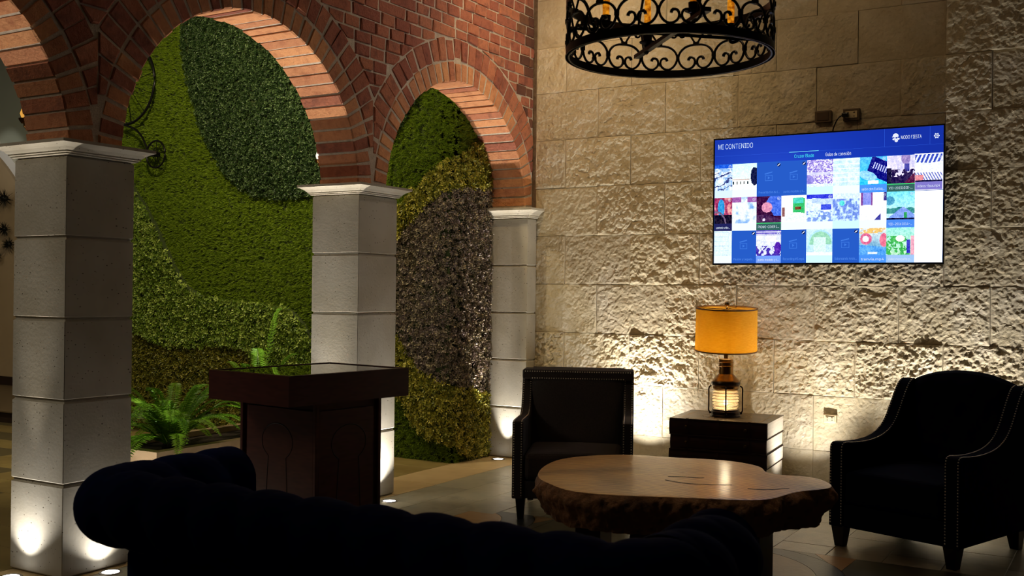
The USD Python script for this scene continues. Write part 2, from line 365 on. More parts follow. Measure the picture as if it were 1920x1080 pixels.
for i in range(18):                                   # niche and hall: rows of tiles
    y1 = 6.16-i*.262; y0 = y1-.262
    for j in range(9):
        xa = -4.122-.62*j-(.31 if i % 2 else 0)
        if i % 2 and j == 0: part(floor, 'floor_tile', cham(-4.43, -4.122, y0+.0015, y1-.0015, -.012, 0, .0012), OLIVE if i % 3 else UMBER)
        part(floor, 'floor_tile', cham(xa-.6185, xa-.0015, y0+.0015, y1-.0015, -.012, 0, .0012), (OLIVE, UMBER, OLIVE)[(i+j*2) % 3])
# inlaid field: cut stone pieces
INL = {k: look('inlay_'+k, lin(*a), lin(*b), 7., .38, .3, 40., bdist=.003, rnd=.06) for k, a, b in (
    ('green', (66, 68, 54), (86, 86, 70)), ('beige', (158, 120, 70), (176, 138, 86)), ('dark', (36, 40, 44), (48, 52, 56)), ('brown', (98, 78, 54), (116, 94, 68)))}
fieldp = sbox(INX0, INY0, INX1, INY1)
def C(x, y, r, n=64): t = np.linspace(0, 2*PI, n, endpoint=False); return Polygon(np.c_[x+r*np.cos(t), y+r*np.sin(t)])
taken, inlay = Polygon(), []
def lay(p, k):
    global taken
    q = p.intersection(fieldp).difference(taken)
    taken = taken.union(p)
    for g in getattr(q, 'geoms', [q]):
        if g.geom_type == 'Polygon' and g.area > .002: inlay.append((g.buffer(-.0012), k))
lay(C(-3.15, 4.66, .285), 'beige'); lay(C(-3.15, 4.66, .46), 'dark')
lay(Polygon([(-2.90, 4.96), (-2.66, 4.96), (-2.73, 4.73)]), 'beige')
for cx in (-1.60, -2.30+.0):
    pass
lay(C(-1.66, 4.40, .245), 'beige'); lay(C(-1.66, 4.40, .50).difference(C(-1.66, 3.9, .46)), 'brown'); lay(C(-1.58, 4.44, .535), 'dark')
lay(Polygon([(-1.30, 4.96), (-1.11, 4.96), (-1.12, 4.70)]), 'beige')
lay(C(-.52, 4.40, .26), 'brown'); lay(C(-.52, 4.40, .47), 'dark')
lay(C(-2.55, 3.7, .3), 'brown'); lay(C(-2.55, 3.7, .5), 'dark')
for i in range(6):
    lay(sbox(INX0+i*.5, INY0, INX0+(i+1)*.5, 4.0), 'green'); lay(sbox(INX0+i*.5, 4.0, INX0+(i+1)*.5, INY1), 'green')
for g, k in inlay:
    for h in getattr(g, 'geoms', [g]):
        m = extrude(h, .0122); m.apply_translation([0, 0, -.012]); part(floor, 'inlay_piece', m, INL[k])
# recessed floor uplights, with the light of each lamp
STEEL = look('brushed_steel_ring', lin(150, 146, 140), rough=.35, metal=1.)
LENS = glow('uplight_lens', (1., .97, .95), 6.)
def uplight(x, y, lab, d=(0, 0, 1), power=UPLIGHT, cone=58, soft=1.0, color=(1., .95, .90), group=None):
    t = thing('floor_uplight', lab, 'light', (x, y, 0), group=group)
    part(t, 'ring', lathe([(.036, 0), (.036, .003), (.046, .003), (.049, 0)], 32), STEEL, 30)
    part(t, 'lens', lathe([(0, 0), (.0355, 0), (.0355, .0022), (0, .0022)], 32), LENS)
    spot('uplight_beam' + ('_%03d' % uplight.n if uplight.n else ''), (x, y, .012), d, .006, power, color, cone, soft); uplight.n += 1
uplight.n = 0
def soffit_beam(name, x, y, p): spot(name, (x, y, .014), (0, -.13, 1), .006, p, (1., .90, .78), 17, 1.0)
uplight(-4.006, 2.715, 'lit floor spot at the foot of the left column, on its left side', (.02, .03, 1), UPLIGHT*.42, 54)
uplight(-3.723, 2.985, 'lit floor spot at the foot of the left column, behind the sofa arm', (-.06, .0, 1), UPLIGHT*.2, 64)
uplight(-3.674, 4.841, 'lit floor spot at the foot of the middle column, right of the kiosk', (-.10, .0, 1), UPLIGHT*1.3)
uplight(-3.985, 4.615, 'lit floor spot hidden behind the kiosk at the middle column', (.02, .06, 1), UPLIGHT*2.2)
uplight(-3.956, 6.487, 'lit floor spot at the foot of the half column by the left armchair', (.10, .20, 1), UPLIGHT*1.0, 27)
uplight(-4.36, 3.34, 'lit floor spot hidden behind the left column beside the fern', (-.34, .80, .60), UPLIGHT*1.1, 50)
for nm_, y_, p_ in (('soffit_beam', 2.715, .7), ('soffit_beam_001', 4.615, 1.), ('soffit_beam_002', 6.487, 1.)): soffit_beam(nm_, -3.97, y_, 130000*p_)
for i_, (x_, y_, p_) in enumerate(((-2.90, D-.25, 1.), (-1.62, D-.29, .45), (-.98, D-.25, .35))): spot('wall_graze_beam' + ('_%03d' % i_ if i_ else ''), (x_, y_, .014), (0, .10, 1), .006, 70000*p_, (1., .92, .79), 34, 1.0)
for x, yy_, lab, p in ((-2.90, D-.25, 'lit floor spot by the stone wall between armchair and book table', 1.45), (-1.62, D-.29, 'lit floor spot by the stone wall right of the book table', .8), (-.98, D-.25, 'lit floor spot by the stone wall behind the right armchair', 1.5), (-.25, D-.21, 'lit floor spot by the stone wall at the right edge', .6)):
    uplight(x, yy_, lab, (-.42 if 'right of the book' in lab else 0, .12, 1), WALLUP*p, 54, 1.0, (1., .95, .88))

CEIL = look('cream_ceiling', lin(128, 114, 94), rough=.9)
ceiling = solid('ceiling', box(-13, 1.6, -1, 8, 3.78, 3.9), CEIL, label='cream ceiling above the room', kind='structure')
HALLW = look('beige_hall_wall', lin(176, 152, 116), lin(186, 162, 126), 2., .85)
UPW = look('grey_green_plaster', lin(158, 164, 146), lin(166, 170, 152), 2., .85)
DARKWOOD = look('dark_wood_base', lin(46, 34, 26), lin(58, 42, 32), 8., .5)
HY = 7.25
arcz = lambda x: 2.77-.9*(max(x+10.98, 0))-.55*max(x+10.98, 0)**2 if x > -10.98 else 2.77+.05*(x+10.98)*0
# arch in the hall wall: beige below, grey-green above, white moulding between
ac, ar = (-12.28, .74), 2.40
beige = sbox(-13, 0, -8.2, 3.8).intersection(Polygon([(ac[0]+ar*math.cos(t), ac[1]+ar*math.sin(t)) for t in np.linspace(0, PI, 60)]+[(-13.96, 0), (ac[0]+ar, 0)]))
XZY = ([1, 0, 0], [0, 0, 1], [0, 1, 0])
hall = thing('wall_hall', 'hall wall on the far left, beige below a white arch moulding', kind='structure')
part(hall, 'panel', toward(extrude(beige, .1), XZY, (0, HY, 0)), HALLW)
part(hall, 'upper_plaster', toward(extrude(sbox(-13, 0, -8.2, 3.8).difference(beige), .1), XZY, (0, HY, 0)), UPW)
WHITE = look('white_plaster', lin(236, 232, 224), rough=.6)
bandp = Polygon([(ac[0]+(ar+.04)*math.cos(t), ac[1]+(ar+.04)*math.sin(t)) for t in np.linspace(0, PI, 60)]+[(ac[0]+(ar-.06)*math.cos(t), ac[1]+(ar-.06)*math.sin(t)) for t in np.linspace(PI, 0, 60)])
solid('trim_1', toward(extrude(bandp.intersection(sbox(-13, 0, -8.2, 3.8)), .06), XZY, (0, HY-.05, 0)), WHITE, label='white arch moulding on the hall wall', kind='structure')
solid('baseboard_hall', box(-13, -8.2, HY-.02, HY, .106, .20), DARKWOOD, label='dark baseboard along the hall wall', kind='structure')
st = thing('trim_2', 'low dark step in the hall at the far left', kind='structure')
part(st, 'riser', box(-13, -8.15, 5.75, HY, 0, .09), DARKWOOD)
part(st, 'tread', cham(-13, -8.13, 5.73, HY, .09, .106, .003), look('step_stone', lin(110, 92, 66), rough=.5))
spot('hall_arch_spot', (-10.6, HY-.9, 2.9), (-.22, .9, -.30), .05, 60, (1, .97, .92), 22, .5)
# spiky wall ornaments on the hall wall
SPIKE = look('dark_spiky_metal', lin(44, 44, 36), rough=.5, metal=.6)
for i, (x, z, r, lab) in enumerate(((-10.775, 2.164, .115, 'largest dark spiky ball on the beige hall wall'), (-10.79, 1.828, .085, 'second spiky ball from the top on the beige hall wall'), (-10.70, 1.66, .085, 'spiky ball half hidden behind the left column'), (-10.916, 1.52, .06, 'lowest small spiky ball on the beige hall wall'), (-11.02, 2.30, .085, 'spiky ball cut by the left picture edge'))):
    t = thing('spiky_wall_ornament', lab, 'ornament', (x, HY-.03-r*.35, z), group=None)
    part(t, 'core', trimesh.creation.icosphere(2, r*.32), SPIKE, True)
    P = meshkit.directions(8)[0].reshape(-1, 3) if False else np.random.default_rng(i).normal(size=(130, 3)); P /= np.linalg.norm(P, axis=1, keepdims=True)
    P = P[P[:, 1]*r < r*.35]
    part(t, 'spikes', cat([tube([p*r*.2, p*r], [.0035, .0008], 4) for p in P]), SPIKE, kind='stuff')

# ---------------------------------------------------------------- living wall in the niche
GY, GX = 6.16, -4.128
MAT = look('backing_mat', lin(50, 62, 24), rough=.95)
wg = thing('wall_garden', 'niche wall behind the arcade that carries the artificial greenery', kind='structure')
wr = thing('wall_return', 'short green return wall of the niche beside the half column', kind='structure')
part(wg, 'panel', box(-8.2, GX, GY, GY+.12, -.005, 3.78), MAT)
part(wr, 'return_panel', box(GX-.12, GX, GY, 6.575, -.005, 3.78), MAT)
def u_of(p):                                          # photograph reading -> (along the wall, height); the wall turns a corner at u = 0
    d = (p[0]-960)/FPX*_r-(p[1]-540)/FPX*_u+_f
    t = GY/d[1]; P = t*d
    if P[0] <= GX: return (P[0]-GX, P[2]+CAMH)
    t = GX/d[0]; P = t*d; return (P[1]-GY, P[2]+CAMH)
def region(pts): return Polygon([u_of(p) for p in pts]).buffer(0)
D1 = region([(345, 20), (347, 100), (355, 150), (366, 190), (378, 230), (392, 265), (410, 300), (425, 325), (450, 350), (480, 368), (520, 373), (560, 372), (605, 365), (660, 340), (735, 265), (755, 240), (780, 195), (800, 165), (812, 100), (800, 0), (700, -60), (345, -60)])
L1 = region([(120, 200), (200, 262), (250, 335), (265, 360), (285, 390), (300, 420), (318, 460), (335, 495), (355, 530), (380, 550), (420, 562), (470, 565), (520, 570), (555, 580), (580, 608), (600, 660), (612, 860), (550, 858), (500, 700), (480, 655), (430, 648), (380, 650), (330, 650), (300, 640), (270, 625), (250, 605), (200, 560), (120, 520)])
Y1 = region([(120, 520), (200, 560), (250, 605), (270, 625), (300, 640), (330, 650), (380, 650), (430, 648), (480, 655), (500, 700), (550, 858), (120, 800)])
YO = region([(930, 255), (905, 262), (880, 275), (850, 300), (820, 320), (800, 345), (770, 370), (745, 400), (715, 450), (705, 520), (715, 600), (735, 690), (753, 740), (763, 758), (784, 797), (808, 820), (843, 830), (858, 847), (875, 860), (905, 855), (940, 850)])
PU = region([(940, 350), (905, 355), (870, 350), (840, 360), (810, 385), (790, 410), (760, 440), (740, 475), (725, 530), (740, 590), (765, 645), (788, 684), (815, 703), (847, 723), (901, 734), (940, 736)])
wallp = sbox(-4.05, .0, .41, 3.76)
leafy = unary_union([D1, L1, Y1, YO])
def leaf_look(name, c1, c2, c3, rough=.5):
    n = {'oi': ('object_info', {}), 'r': ('rgb_ramp', {'ramp': [(0, c1), (.5, c2), (1, c3)]}), 'p': ('principled_bsdf', {'roughness': rough, 'specular_ior_level': .35}),
         't': ('translucent_bsdf', {}), 'm': ('mix_closure', {'fac': .22})}
    return usdkit.material(stage, '/World/Looks/'+name, n, [('oi.random', 'r.fac'), ('r.color', 'p.base_color'), ('r.color', 't.color'), ('p.BSDF', 'm.closure1'), ('t.BSDF', 'm.closure2')], surface='m.closure')
def sprig(n, ln, wd, seed, up=.6):
    g = np.random.default_rng(seed); V, F = [], []
    for i in range(n):
        a = 2*PI*i/n+g.uniform(-.5, .5); e = g.uniform(.25, 1.15)*up; L = ln*g.uniform(.75, 1.2); W = wd*g.uniform(.8, 1.2)
        d = np.array([math.cos(a)*math.cos(e), math.sin(a)*math.cos(e), math.sin(e)]); s = np.array([-math.sin(a), math.cos(a), 0]); nn = np.cross(d, s)
        o = np.array([0, 0, g.uniform(.0, .02)])+d*.004; k = len(V)
        V += [o, o+d*L*.5+s*W, o+d*L*.55+nn*-.18*W, o+d*L*.5-s*W, o+d*L]
        F += [(k, k+2, k+1), (k, k+3, k+2), (k+1, k+2, k+4), (k+2, k+3, k+4)]
    return trimesh.Trimesh(np.array(V), np.array(F), process=False)
def tuft(n, h, w, seed):
    g = np.random.default_rng(seed); V, F = [], []
    for i in range(n):
        a = g.uniform(0, 2*PI); b = g.uniform(0, 2*PI); o = np.array([math.cos(a), math.sin(a), 0])*g.uniform(0, .012)
        lean = g.uniform(.1, .7); H = h*g.uniform(.7, 1.15); s = np.array([-math.sin(b), math.cos(b), 0])*w
        tip = o+np.array([math.cos(b)*lean, math.sin(b)*lean, 1])*H; mid = o+np.array([math.cos(b)*lean*.3, math.sin(b)*lean*.3, .55])*H
        k = len(V); V += [o-s, o+s, mid+s*.8, mid-s*.8, tip]; F += [(k, k+1, k+2), (k, k+2, k+3), (k+3, k+2, k+4)]
    return trimesh.Trimesh(np.array(V), np.array(F), process=False)
def scatter(name, label, category, reg, dens, protos, mat, lift, tilt, smin, smax, seed, clump=0.):
    g = np.random.default_rng(seed); reg = reg.intersection(wallp)
    a, b, c, d = reg.bounds; n = int((c-a)*(d-b)*dens)
    Q = np.c_[g.uniform(a, c, n), g.uniform(b, d, n)]
    import shapely
    if clump: Q = Q+clump*(np.stack([meshkit.noise(np.c_[Q*14, Q[:, :1]*0], 3), meshkit.noise(np.c_[Q*14, Q[:, :1]*0], 4)], -1)-.5)
    Q = Q[shapely.contains_xy(reg, Q[:, 0], Q[:, 1])]
    uu = Q[:, :1]; B = .012+lift*1.3; li = lift*.5          # the greenery runs round the corner in a bend
    P = np.where(uu <= 0, np.c_[GX+Q[:, 0], np.full(len(Q), GY-lift), Q[:, 1]], np.c_[np.full(len(Q), GX+li), GY+Q[:, 0], Q[:, 1]])
    t = np.clip((uu+B)/(2*B), 0, 1); bend = (1-t)**2*[[GX-B, GY-lift]]+2*t*(1-t)*[[GX+li, GY-lift]]+t**2*[[GX+li, GY+B]]
    P[:, :2] = np.where(np.abs(uu) < B, bend, P[:, :2])
    N = np.c_[np.sin(t*PI/2), -np.cos(t*PI/2), t*0]+g.normal(0, tilt, (len(Q), 3)); N /= np.linalg.norm(N, axis=1, keepdims=True)
    # quaternion turning z to N, then a spin about it
    z = np.array([0, 0, 1.]); ax = np.cross(np.broadcast_to(z, N.shape), N); w = 1+N[:, 2]
    q = np.c_[w, ax]; q /= np.linalg.norm(q, axis=1, keepdims=True); sp = g.uniform(0, PI, len(Q))
    cw, sz = np.cos(sp), np.sin(sp)
    q2 = np.c_[q[:, 0]*cw-q[:, 3]*sz, q[:, 1]*cw+q[:, 2]*sz, q[:, 2]*cw-q[:, 1]*sz, q[:, 3]*cw+q[:, 0]*sz]
    p = numbered('/World', name); pi = UsdGeom.PointInstancer.Define(stage, p); targets = []
    for i, m in enumerate(protos):
        t = f'{p}/{"leaf_sprig" if "leaf" in name or "foliage" in name else "grass_tuft"}' + ('_%03d' % i if i else '')
        usdkit.mesh(stage, t, m, mat); targets.append(t)
    pi.CreatePrototypesRel().SetTargets([Sdf.Path(t) for t in targets])
    pi.CreateProtoIndicesAttr(Vt.IntArray.FromNumpy(g.integers(0, len(protos), len(Q)).astype(np.int32)))
    pi.CreatePositionsAttr(Vt.Vec3fArray.FromNumpy(P.astype(np.float32)))
    pi.CreateOrientationsAttr(Vt.QuathArray([Gf.Quath(float(a), float(b), float(c), float(d)) for a, b, c, d in q2]))
    s = g.uniform(smin, smax, len(Q)).astype(np.float32); pi.CreateScalesAttr(Vt.Vec3fArray.FromNumpy(np.repeat(s[:, None], 3, 1)))
    tag(pi.GetPrim(), label=label, category=category, kind='stuff')
grass_ = leaf_look('artificial_grass', lin(102, 128, 14), lin(118, 144, 20), lin(134, 158, 32), .6)
dark_ = leaf_look('dark_leaf', lin(34, 56, 24), lin(52, 76, 36), lin(98, 122, 72), .4)
mid_ = leaf_look('mid_leaf', lin(80, 108, 28), lin(116, 142, 44), lin(172, 190, 92), .4)
yel_ = leaf_look('yellow_leaf', lin(98, 104, 26), lin(146, 142, 40), lin(200, 188, 80), .4)
ylo_ = leaf_look('olive_leaf', lin(84, 90, 24), lin(112, 112, 34), lin(140, 132, 50), .4)
pur_ = leaf_look('purple_leaf', lin(96, 90, 62), lin(128, 112, 108), lin(176, 164, 128), .4)
tufts = [tuft(9, .030, .0016, s) for s in range(3)]; sprigs = [sprig(7, .017, .0056, s) for s in range(4)]; small = [sprig(8, .0135, .0046, s, .8) for s in range(4)]
scatter('artificial_grass', 'bright short green grass covering the niche wall', 'grass', wallp.difference(leafy.buffer(-.01)), 5200, tufts, grass_, .004, .25, .8, 1.15, 1)
scatter('dark_foliage', 'dark green leafy patch high on the niche wall in the wide arch', 'foliage', D1, 5600, small, dark_, .030, .5, .8, 1.3, 2)
scatter('green_foliage', 'mid green leafy bank on the niche wall beside the left column', 'foliage', L1, 4600, sprigs, mid_, .075, .5, .8, 1.4, 3)
scatter('olive_foliage', 'olive yellow leafy band low on the niche wall behind the fern', 'foliage', Y1, 4600, sprigs, ylo_, .055, .5, .8, 1.3, 4)
scatter('yellow_foliage', 'yellow green leafy border seen through the narrow arch', 'foliage', YO.difference(PU), 4800, sprigs, yel_, .055, .5, .8, 1.4, 5)
scatter('purple_foliage', 'purplish leafy patch seen through the narrow arch', 'foliage', PU, 5600, small, pur_, .050, .5, .8, 1.4, 6)
for rg, lift, nm in ((D1, .026, 'foliage_mat'), (L1, .07, 'foliage_mat'), (Y1, .05, 'foliage_mat'), (YO, .05, 'foliage_mat')):
    q = rg.intersection(sbox(-4.05, .0, 0, 3.76)).buffer(-.012)
    for g in getattr(q, 'geoms', [q]):
        if g.area > .01: part(wg, nm, toward(extrude(g, lift), ([1, 0, 0], [0, 0, 1], [0, -1, 0]), (GX, GY+.001, 0)), MAT)
    q = rg.intersection(sbox(0, .0, .41, 3.76)).buffer(-.004)
    for g in getattr(q, 'geoms', [q]):
        if g.area > .01: part(wr, nm, toward(extrude(g, lift*.35), ([0, 1, 0], [0, 0, 1], [1, 0, 0]), (GX, GY, 0)), MAT)

# ---------------------------------------------------------------- television and wall outlets
BLACK = look('black_plastic', lin(16, 16, 18), rough=.3, spec=.5)
TX0, TX1, TZ0, TZ1 = -2.421, -1.003, 1.388, 2.212
TY = D-.075
tv = thing('television', 'wall mounted flat television showing a blue media menu', 'television')
part(tv, 'back_case', rbox(TX0+.004, TX1-.004, TY+.004, TY+.036, TZ0+.004, TZ1-.004, .006), BLACK)
part(tv, 'wall_mount', box(-1.95, -1.45, TY+.03, D+.02, 1.62, 1.98), BLACK)
fr = sbox(TX0, TZ0, TX1, TZ1).difference(sbox(TX0+.008, TZ0+.011, TX1-.008, TZ1-.008))
part(tv, 'bezel', toward(extrude(fr, .012), XZY, (0, TY-.006, 0)), BLACK)
SX0, SX1, SZ0, SZ1 = TX0+.008, TX1-.008, TZ0+.011, TZ1-.008
SCREEN = usdkit.material(stage, '/World/Looks/screen_picture', {'a': ('attribute', {'attribute': 'Cd'}), 'e': ('emission', {'strength': 1.25})}, [('a.color', 'e.color')], surface='e.emission')
def picture(parent, name, x0, x1, z0, z1, img, dy, **kw):   # a flat picture on the screen: img rows run downwards, colours 0..255
    img = np.asarray(img, float); h, w = img.shape[:2]
    X = np.linspace(x0, x1, w+1); Z = np.linspace(z1, z0, h+1)
    I, J = np.meshgrid(np.arange(h), np.arange(w), indexing='ij'); I, J = I.ravel(), J.ravel()
    V = np.stack([np.c_[X[J], Z[I]], np.c_[X[J], Z[I+1]], np.c_[X[J+1], Z[I+1]], np.c_[X[J+1], Z[I]]], 1)
    V = np.c_[V[..., :1].reshape(-1, 1), np.full((h*w*4, 1), TY-dy), V[..., 1:].reshape(-1, 1)]
    p = numbered(parent, name); m = UsdGeom.Mesh.Define(stage, p)
    m.CreatePointsAttr(Vt.Vec3fArray.FromNumpy(V.astype(np.float32))); m.CreateFaceVertexCountsAttr(Vt.IntArray.FromNumpy(np.full(h*w, 4, np.int32)))
    m.CreateFaceVertexIndicesAttr(Vt.IntArray.FromNumpy(np.arange(h*w*4, dtype=np.int32))); m.CreateSubdivisionSchemeAttr('none')
    c = np.repeat(lin(np.clip(img, 0, 255).reshape(-1, 3)), 4, 0)
    UsdGeom.PrimvarsAPI(m).CreatePrimvar('Cd', Sdf.ValueTypeNames.Color3fArray, 'vertex').Set(Vt.Vec3fArray.FromNumpy(c.astype(np.float32)))
    UsdShade.MaterialBindingAPI.Apply(m.GetPrim()).Bind(SCREEN); tag(m.GetPrim(), **kw)
    return p
H_, W_ = 40, 64
yy, xx = np.mgrid[0:H_, 0:W_]/np.array([H_-1, W_-1])[:, None, None]
bg = np.stack([22+14*np.exp(-((xx-.25)/.3)**2-((yy-.3)/.4)**2)*1.0, 52+30*np.exp(-((xx-.25)/.4)**2-((yy-.45)/.5)**2), 175+48*np.exp(-((xx-.3)/.5)**2-((yy-.4)/.5)**2)], -1)
bg[yy > .2] += [8, 36, 14]
bg *= .84
picture(tv, 'screen', SX0, SX1, SZ0, SZ1, bg, .0008)
TXT = {}
def ink(c, k=1.0):
    key = (tuple(c), k)
    if key not in TXT: TXT[key] = glow('screen_ink_%d' % len(TXT), lin(*c), k)
    return TXT[key]
def words(parent, text, x, z, h, c, x_end=None, name='lettering', bold=False, dy=.0022):
    m = meshkit.text_mesh(text, h, .0002, bold)
    if x_end: s = (x_end-x)/m.extents[0]; m.apply_scale([s, 1, 1])
    part(parent, name, toward(m, ([1, 0, 0], [0, 0, 1], [0, -1, 0]), (x-m.bounds[0, 0], TY-dy, z)), ink(c))
def flat(parent, name, poly, c, dy=.0019):
    part(parent, name, toward(extrude(poly, .0002), ([1, 0, 0], [0, 0, 1], [0, -1, 0]), (0, TY-dy, 0)), ink(c))
words(tv, 'MI CONTENIDO', -2.390, 2.141, .032, (215, 232, 255), -2.158, 'heading')
words(tv, 'MODO FIESTA', -1.251, 2.137, .021, (235, 242, 255), -1.134, 'menu_lettering')
words(tv, 'Cruzer Blade', -1.891, 2.060, .021, (70, 225, 240), -1.768, 'menu_lettering')
words(tv, 'Guías de conexión', -1.697, 2.060, .021, (235, 242, 255), -1.543, 'menu_lettering')
for r in (sbox(SX0, 2.0955, SX1, 2.0965), sbox(-1.3465, 2.0965, -1.3450, SZ1), sbox(-1.0875, 2.0965, -1.0860, SZ1)): flat(tv, 'divider_line', r, (50, 96, 225))
flat(tv, 'tab_line', sbox(-1.924, 2.0955, -1.739, 2.099), (120, 225, 245), .0021)
gx, gz = -1.050, 2.145
gear = unary_union([Point(gx, gz).buffer(.0125)]+[Polygon([(gx+math.cos(a+s)*rr, gz+math.sin(a+s)*rr) for s, rr in ((-.28, .011), (-.2, .0165), (.2, .0165), (.28, .011))]) for a in np.arange(6)*PI/3]).difference(Point(gx, gz).buffer(.009)).union(Point(gx, gz).buffer(.0055).difference(Point(gx, gz).buffer(.0025)))
flat(tv, 'gear_icon', gear, (225, 235, 255))
ix, iz = -1.2815, 2.149                               # plain party icon: a round head with a cap and raised arms
icon = unary_union([Point(ix, iz+.008).buffer(.017).difference(sbox(ix-.03, iz-.03, ix+.03, iz+.004)), sbox(ix-.020, iz+.002, ix+.012, iz+.006), Point(ix+.002, iz-.004).buffer(.010).difference(Point(ix+.004, iz-.002).buffer(.005)), Point(ix+.004, iz-.018).buffer(.010), Point(ix-.012, iz-.010).buffer(.006), Point(ix+.017, iz-.008).buffer(.006)])
flat(tv, 'party_icon', icon, (235, 240, 255))
g0 = np.random.default_rng(3)
N_ = 56
ty, tx = np.mgrid[0:N_, 0:N_]/(N_-1.)
def nz(s, k=0): return meshkit.fbm(np.stack([tx*s, ty*s, tx*0+k], -1), 3, k)[..., None]
def base(c0, c1=None):
    c0 = np.array(c0, float); return np.broadcast_to(c0, (N_, N_, 3)).copy() if c1 is None else c0*(1-ty[..., None])+np.array(c1, float)*ty[..., None]
def put(im, mask, c, a=1.): im[mask] = im[mask]*(1-a)+np.array(c, float)*a
def mixn(a, b, s, k, lo=.35, hi=.65): t = np.clip((nz(s, k)-lo)/(hi-lo), 0, 1); return np.array(a, float)*(1-t)+np.array(b, float)*t
W1 = (236, 246, 255)
def t_paper(): im = mixn(W1, (150, 190, 240), 9, 1); put(im, (np.sin(ty*26+tx*8+nz(4, 2)[..., 0]*9) > .75) & (ty > .3), (60, 70, 130)); put(im, ty < .14, (40, 100, 225)); return im
def t_house(): im = base((214, 255, 250), (248, 255, 255)); put(im, (ty > .62) & (tx < .68), (252, 250, 244)); put(im, (np.abs(ty-.615) < .02) & (tx < .7), (205, 180, 170)); put(im, (ty > .68) & (ty < .80) & (np.sin(tx*42) > .6) & (tx < .75), (30, 50, 60)); put(im, (tx-.92)**2+((ty-.5)/2.2)**2 < .016+.02*nz(8, 3)[..., 0], (24, 30, 70)); put(im, ty > .9, (240, 252, 250)); return im
def t_lilac(): im = mixn((240, 236, 255), (130, 110, 210), 26, 4, .4, .6); put(im, np.abs(ty-.52-.1*tx*0) < .05, (214, 214, 250)); put(im, ((tx-.02)/.25)**2+((ty-.75)/.2)**2 < 1, (150, 140, 220)); put(im, ty > .9, (226, 246, 252)); return im
def t_pale(): im = mixn((226, 246, 252), (196, 232, 244), 8, 5); put(im, (np.sin(ty*38) > .82), (240, 250, 255)); return im
def t_pad(): im = base((90, 190, 245), (50, 200, 245)); rot = (tx-.75)*.9+(ty-.45)*.35; ro2 = (ty-.45)*.95-(tx-.75)*.42; put(im, (np.abs(rot) < .42) & (np.abs(ro2) < .36), (22, 24, 130)); put(im, (np.abs(ro2+.05) < .12) & (np.abs(rot) < .32) & (np.sin(rot*70) > .1), (190, 200, 250)); put(im, ((tx-.3)/.34)**2+((ty-.68-.25*(tx-.3))/.17)**2 < 1, (150, 214, 250)); put(im, (np.abs(ty-.93) < .06) & (np.abs(tx-.5) < .2), (245, 250, 255)); return im
def t_hall(): im = base((214, 210, 250), (236, 228, 250)); put(im, ((tx-.68)/.17)**2+((ty-.1)/.22)**2 < 1, (150, 130, 190)); put(im, (np.abs(tx-.72) < .09) & (ty > .3) & (ty < .6), (70, 70, 160)); put(im, (ty > .78) | ((ty > .5) & (nz(9, 6)[..., 0] > .52)), (44, 30, 80)); put(im, (tx < .16) & (ty > .45), (24, 20, 60)); put(im, (tx+ty > 1.62), (90, 30, 70)); return im
def t_roof(): im = base(W1, (250, 250, 255)); put(im, (ty < .32-.1*np.abs(tx-.5)) & ((np.sin(tx*40+ty*18) > -.2)), (60, 80, 190)); put(im, (ty > .66) & (np.sin(tx*60-ty*34) > .3) & (ty < .95), (90, 100, 190)); put(im, (tx < .3) & (ty > .75), (225, 140, 150)); put(im, ty > .95, (20, 20, 60)); return im
def t_jeans(): im = mixn((236, 160, 160), (150, 40, 90), 6, 7); put(im, ((tx-.38)/.2)**2+((ty-.4)/.36)**2 < 1, (50, 150, 215)); put(im, ty > .66, (26, 20, 44)); put(im, np.abs(np.hypot(tx-.1, ty-1.1)-.55) < .04, (120, 100, 130)); return im
def t_burst(): im = mixn(W1, (120, 170, 235), 5, 8, .5, .8); put(im, (ty < .2) & (np.abs(tx-.5) > .12), (140, 60, 150), .8); return im
def t_hand(): im = base((70, 24, 70), (60, 20, 60)); put(im, (tx+.15*np.sin(ty*6) > .55) & (ty < .75), (70, 110, 225)); put(im, ((tx-.42)/.22)**2+((ty-.42)/.2)**2 < 1, (225, 150, 180)); put(im, (ty > .7-.0*tx) & (ty > .55+.35*tx), (74, 40, 84)); put(im, np.hypot(tx-.3, ty-.9) < .06, (230, 220, 250)); return im
def t_garden(): im = base((250, 250, 250)); put(im, (np.abs(tx-.7) < .23) & (ty > .1) & (ty < .85), (60, 190, 110)); put(im, (np.abs(tx-.68) < .2) & (ty > .08) & (ty < .3), (80, 210, 190)); put(im, (np.abs(tx-.68) < .12) & (np.abs(ty-.48) < .05), (120, 60, 40)); put(im, ((tx-.6)/.5)**2+((ty-.82)/.18)**2 < 1, (236, 248, 244)); put(im, (np.abs(tx-.08) < .05) & (ty > .45) & (ty < .8), (140, 90, 90)); return im
def t_street(): im = base((226, 238, 255), (214, 244, 252)); put(im, ty < .16, (52, 60, 215)); put(im, (np.abs(ty-.22-.1*(tx-.3)) < .1) & (tx > .2), (190, 214, 250)); put(im, (np.abs(tx-.75) < .2) & (np.abs(ty-.48) < .1), (60, 80, 220)); put(im, (ty > .6) & (nz(10, 9)[..., 0] > .5), (130, 160, 230)); put(im, np.hypot(tx-.66, ty-.86) < .1, (120, 150, 220)); return im
def t_crowd(): im = mixn((200, 230, 250), (110, 140, 225), 9, 10, .38, .6); put(im, ty < .2, (222, 244, 250)); put(im, np.hypot(tx-.35, ty-.35) < .1, (90, 220, 220)); return im
def t_room(): im = base((250, 250, 252)); put(im, (np.abs(tx-.27) < .2) & (ty < .45), (140, 150, 235)); put(im, (np.abs(np.abs(tx-.27)-.19) < .03) & (ty < .46), (130, 70, 150)); put(im, (ty > 1.55-tx) & (tx > .45) & (tx < .8), (70, 70, 160)); put(im, (ty < .3) & (tx > .9), (70, 60, 140)); return im
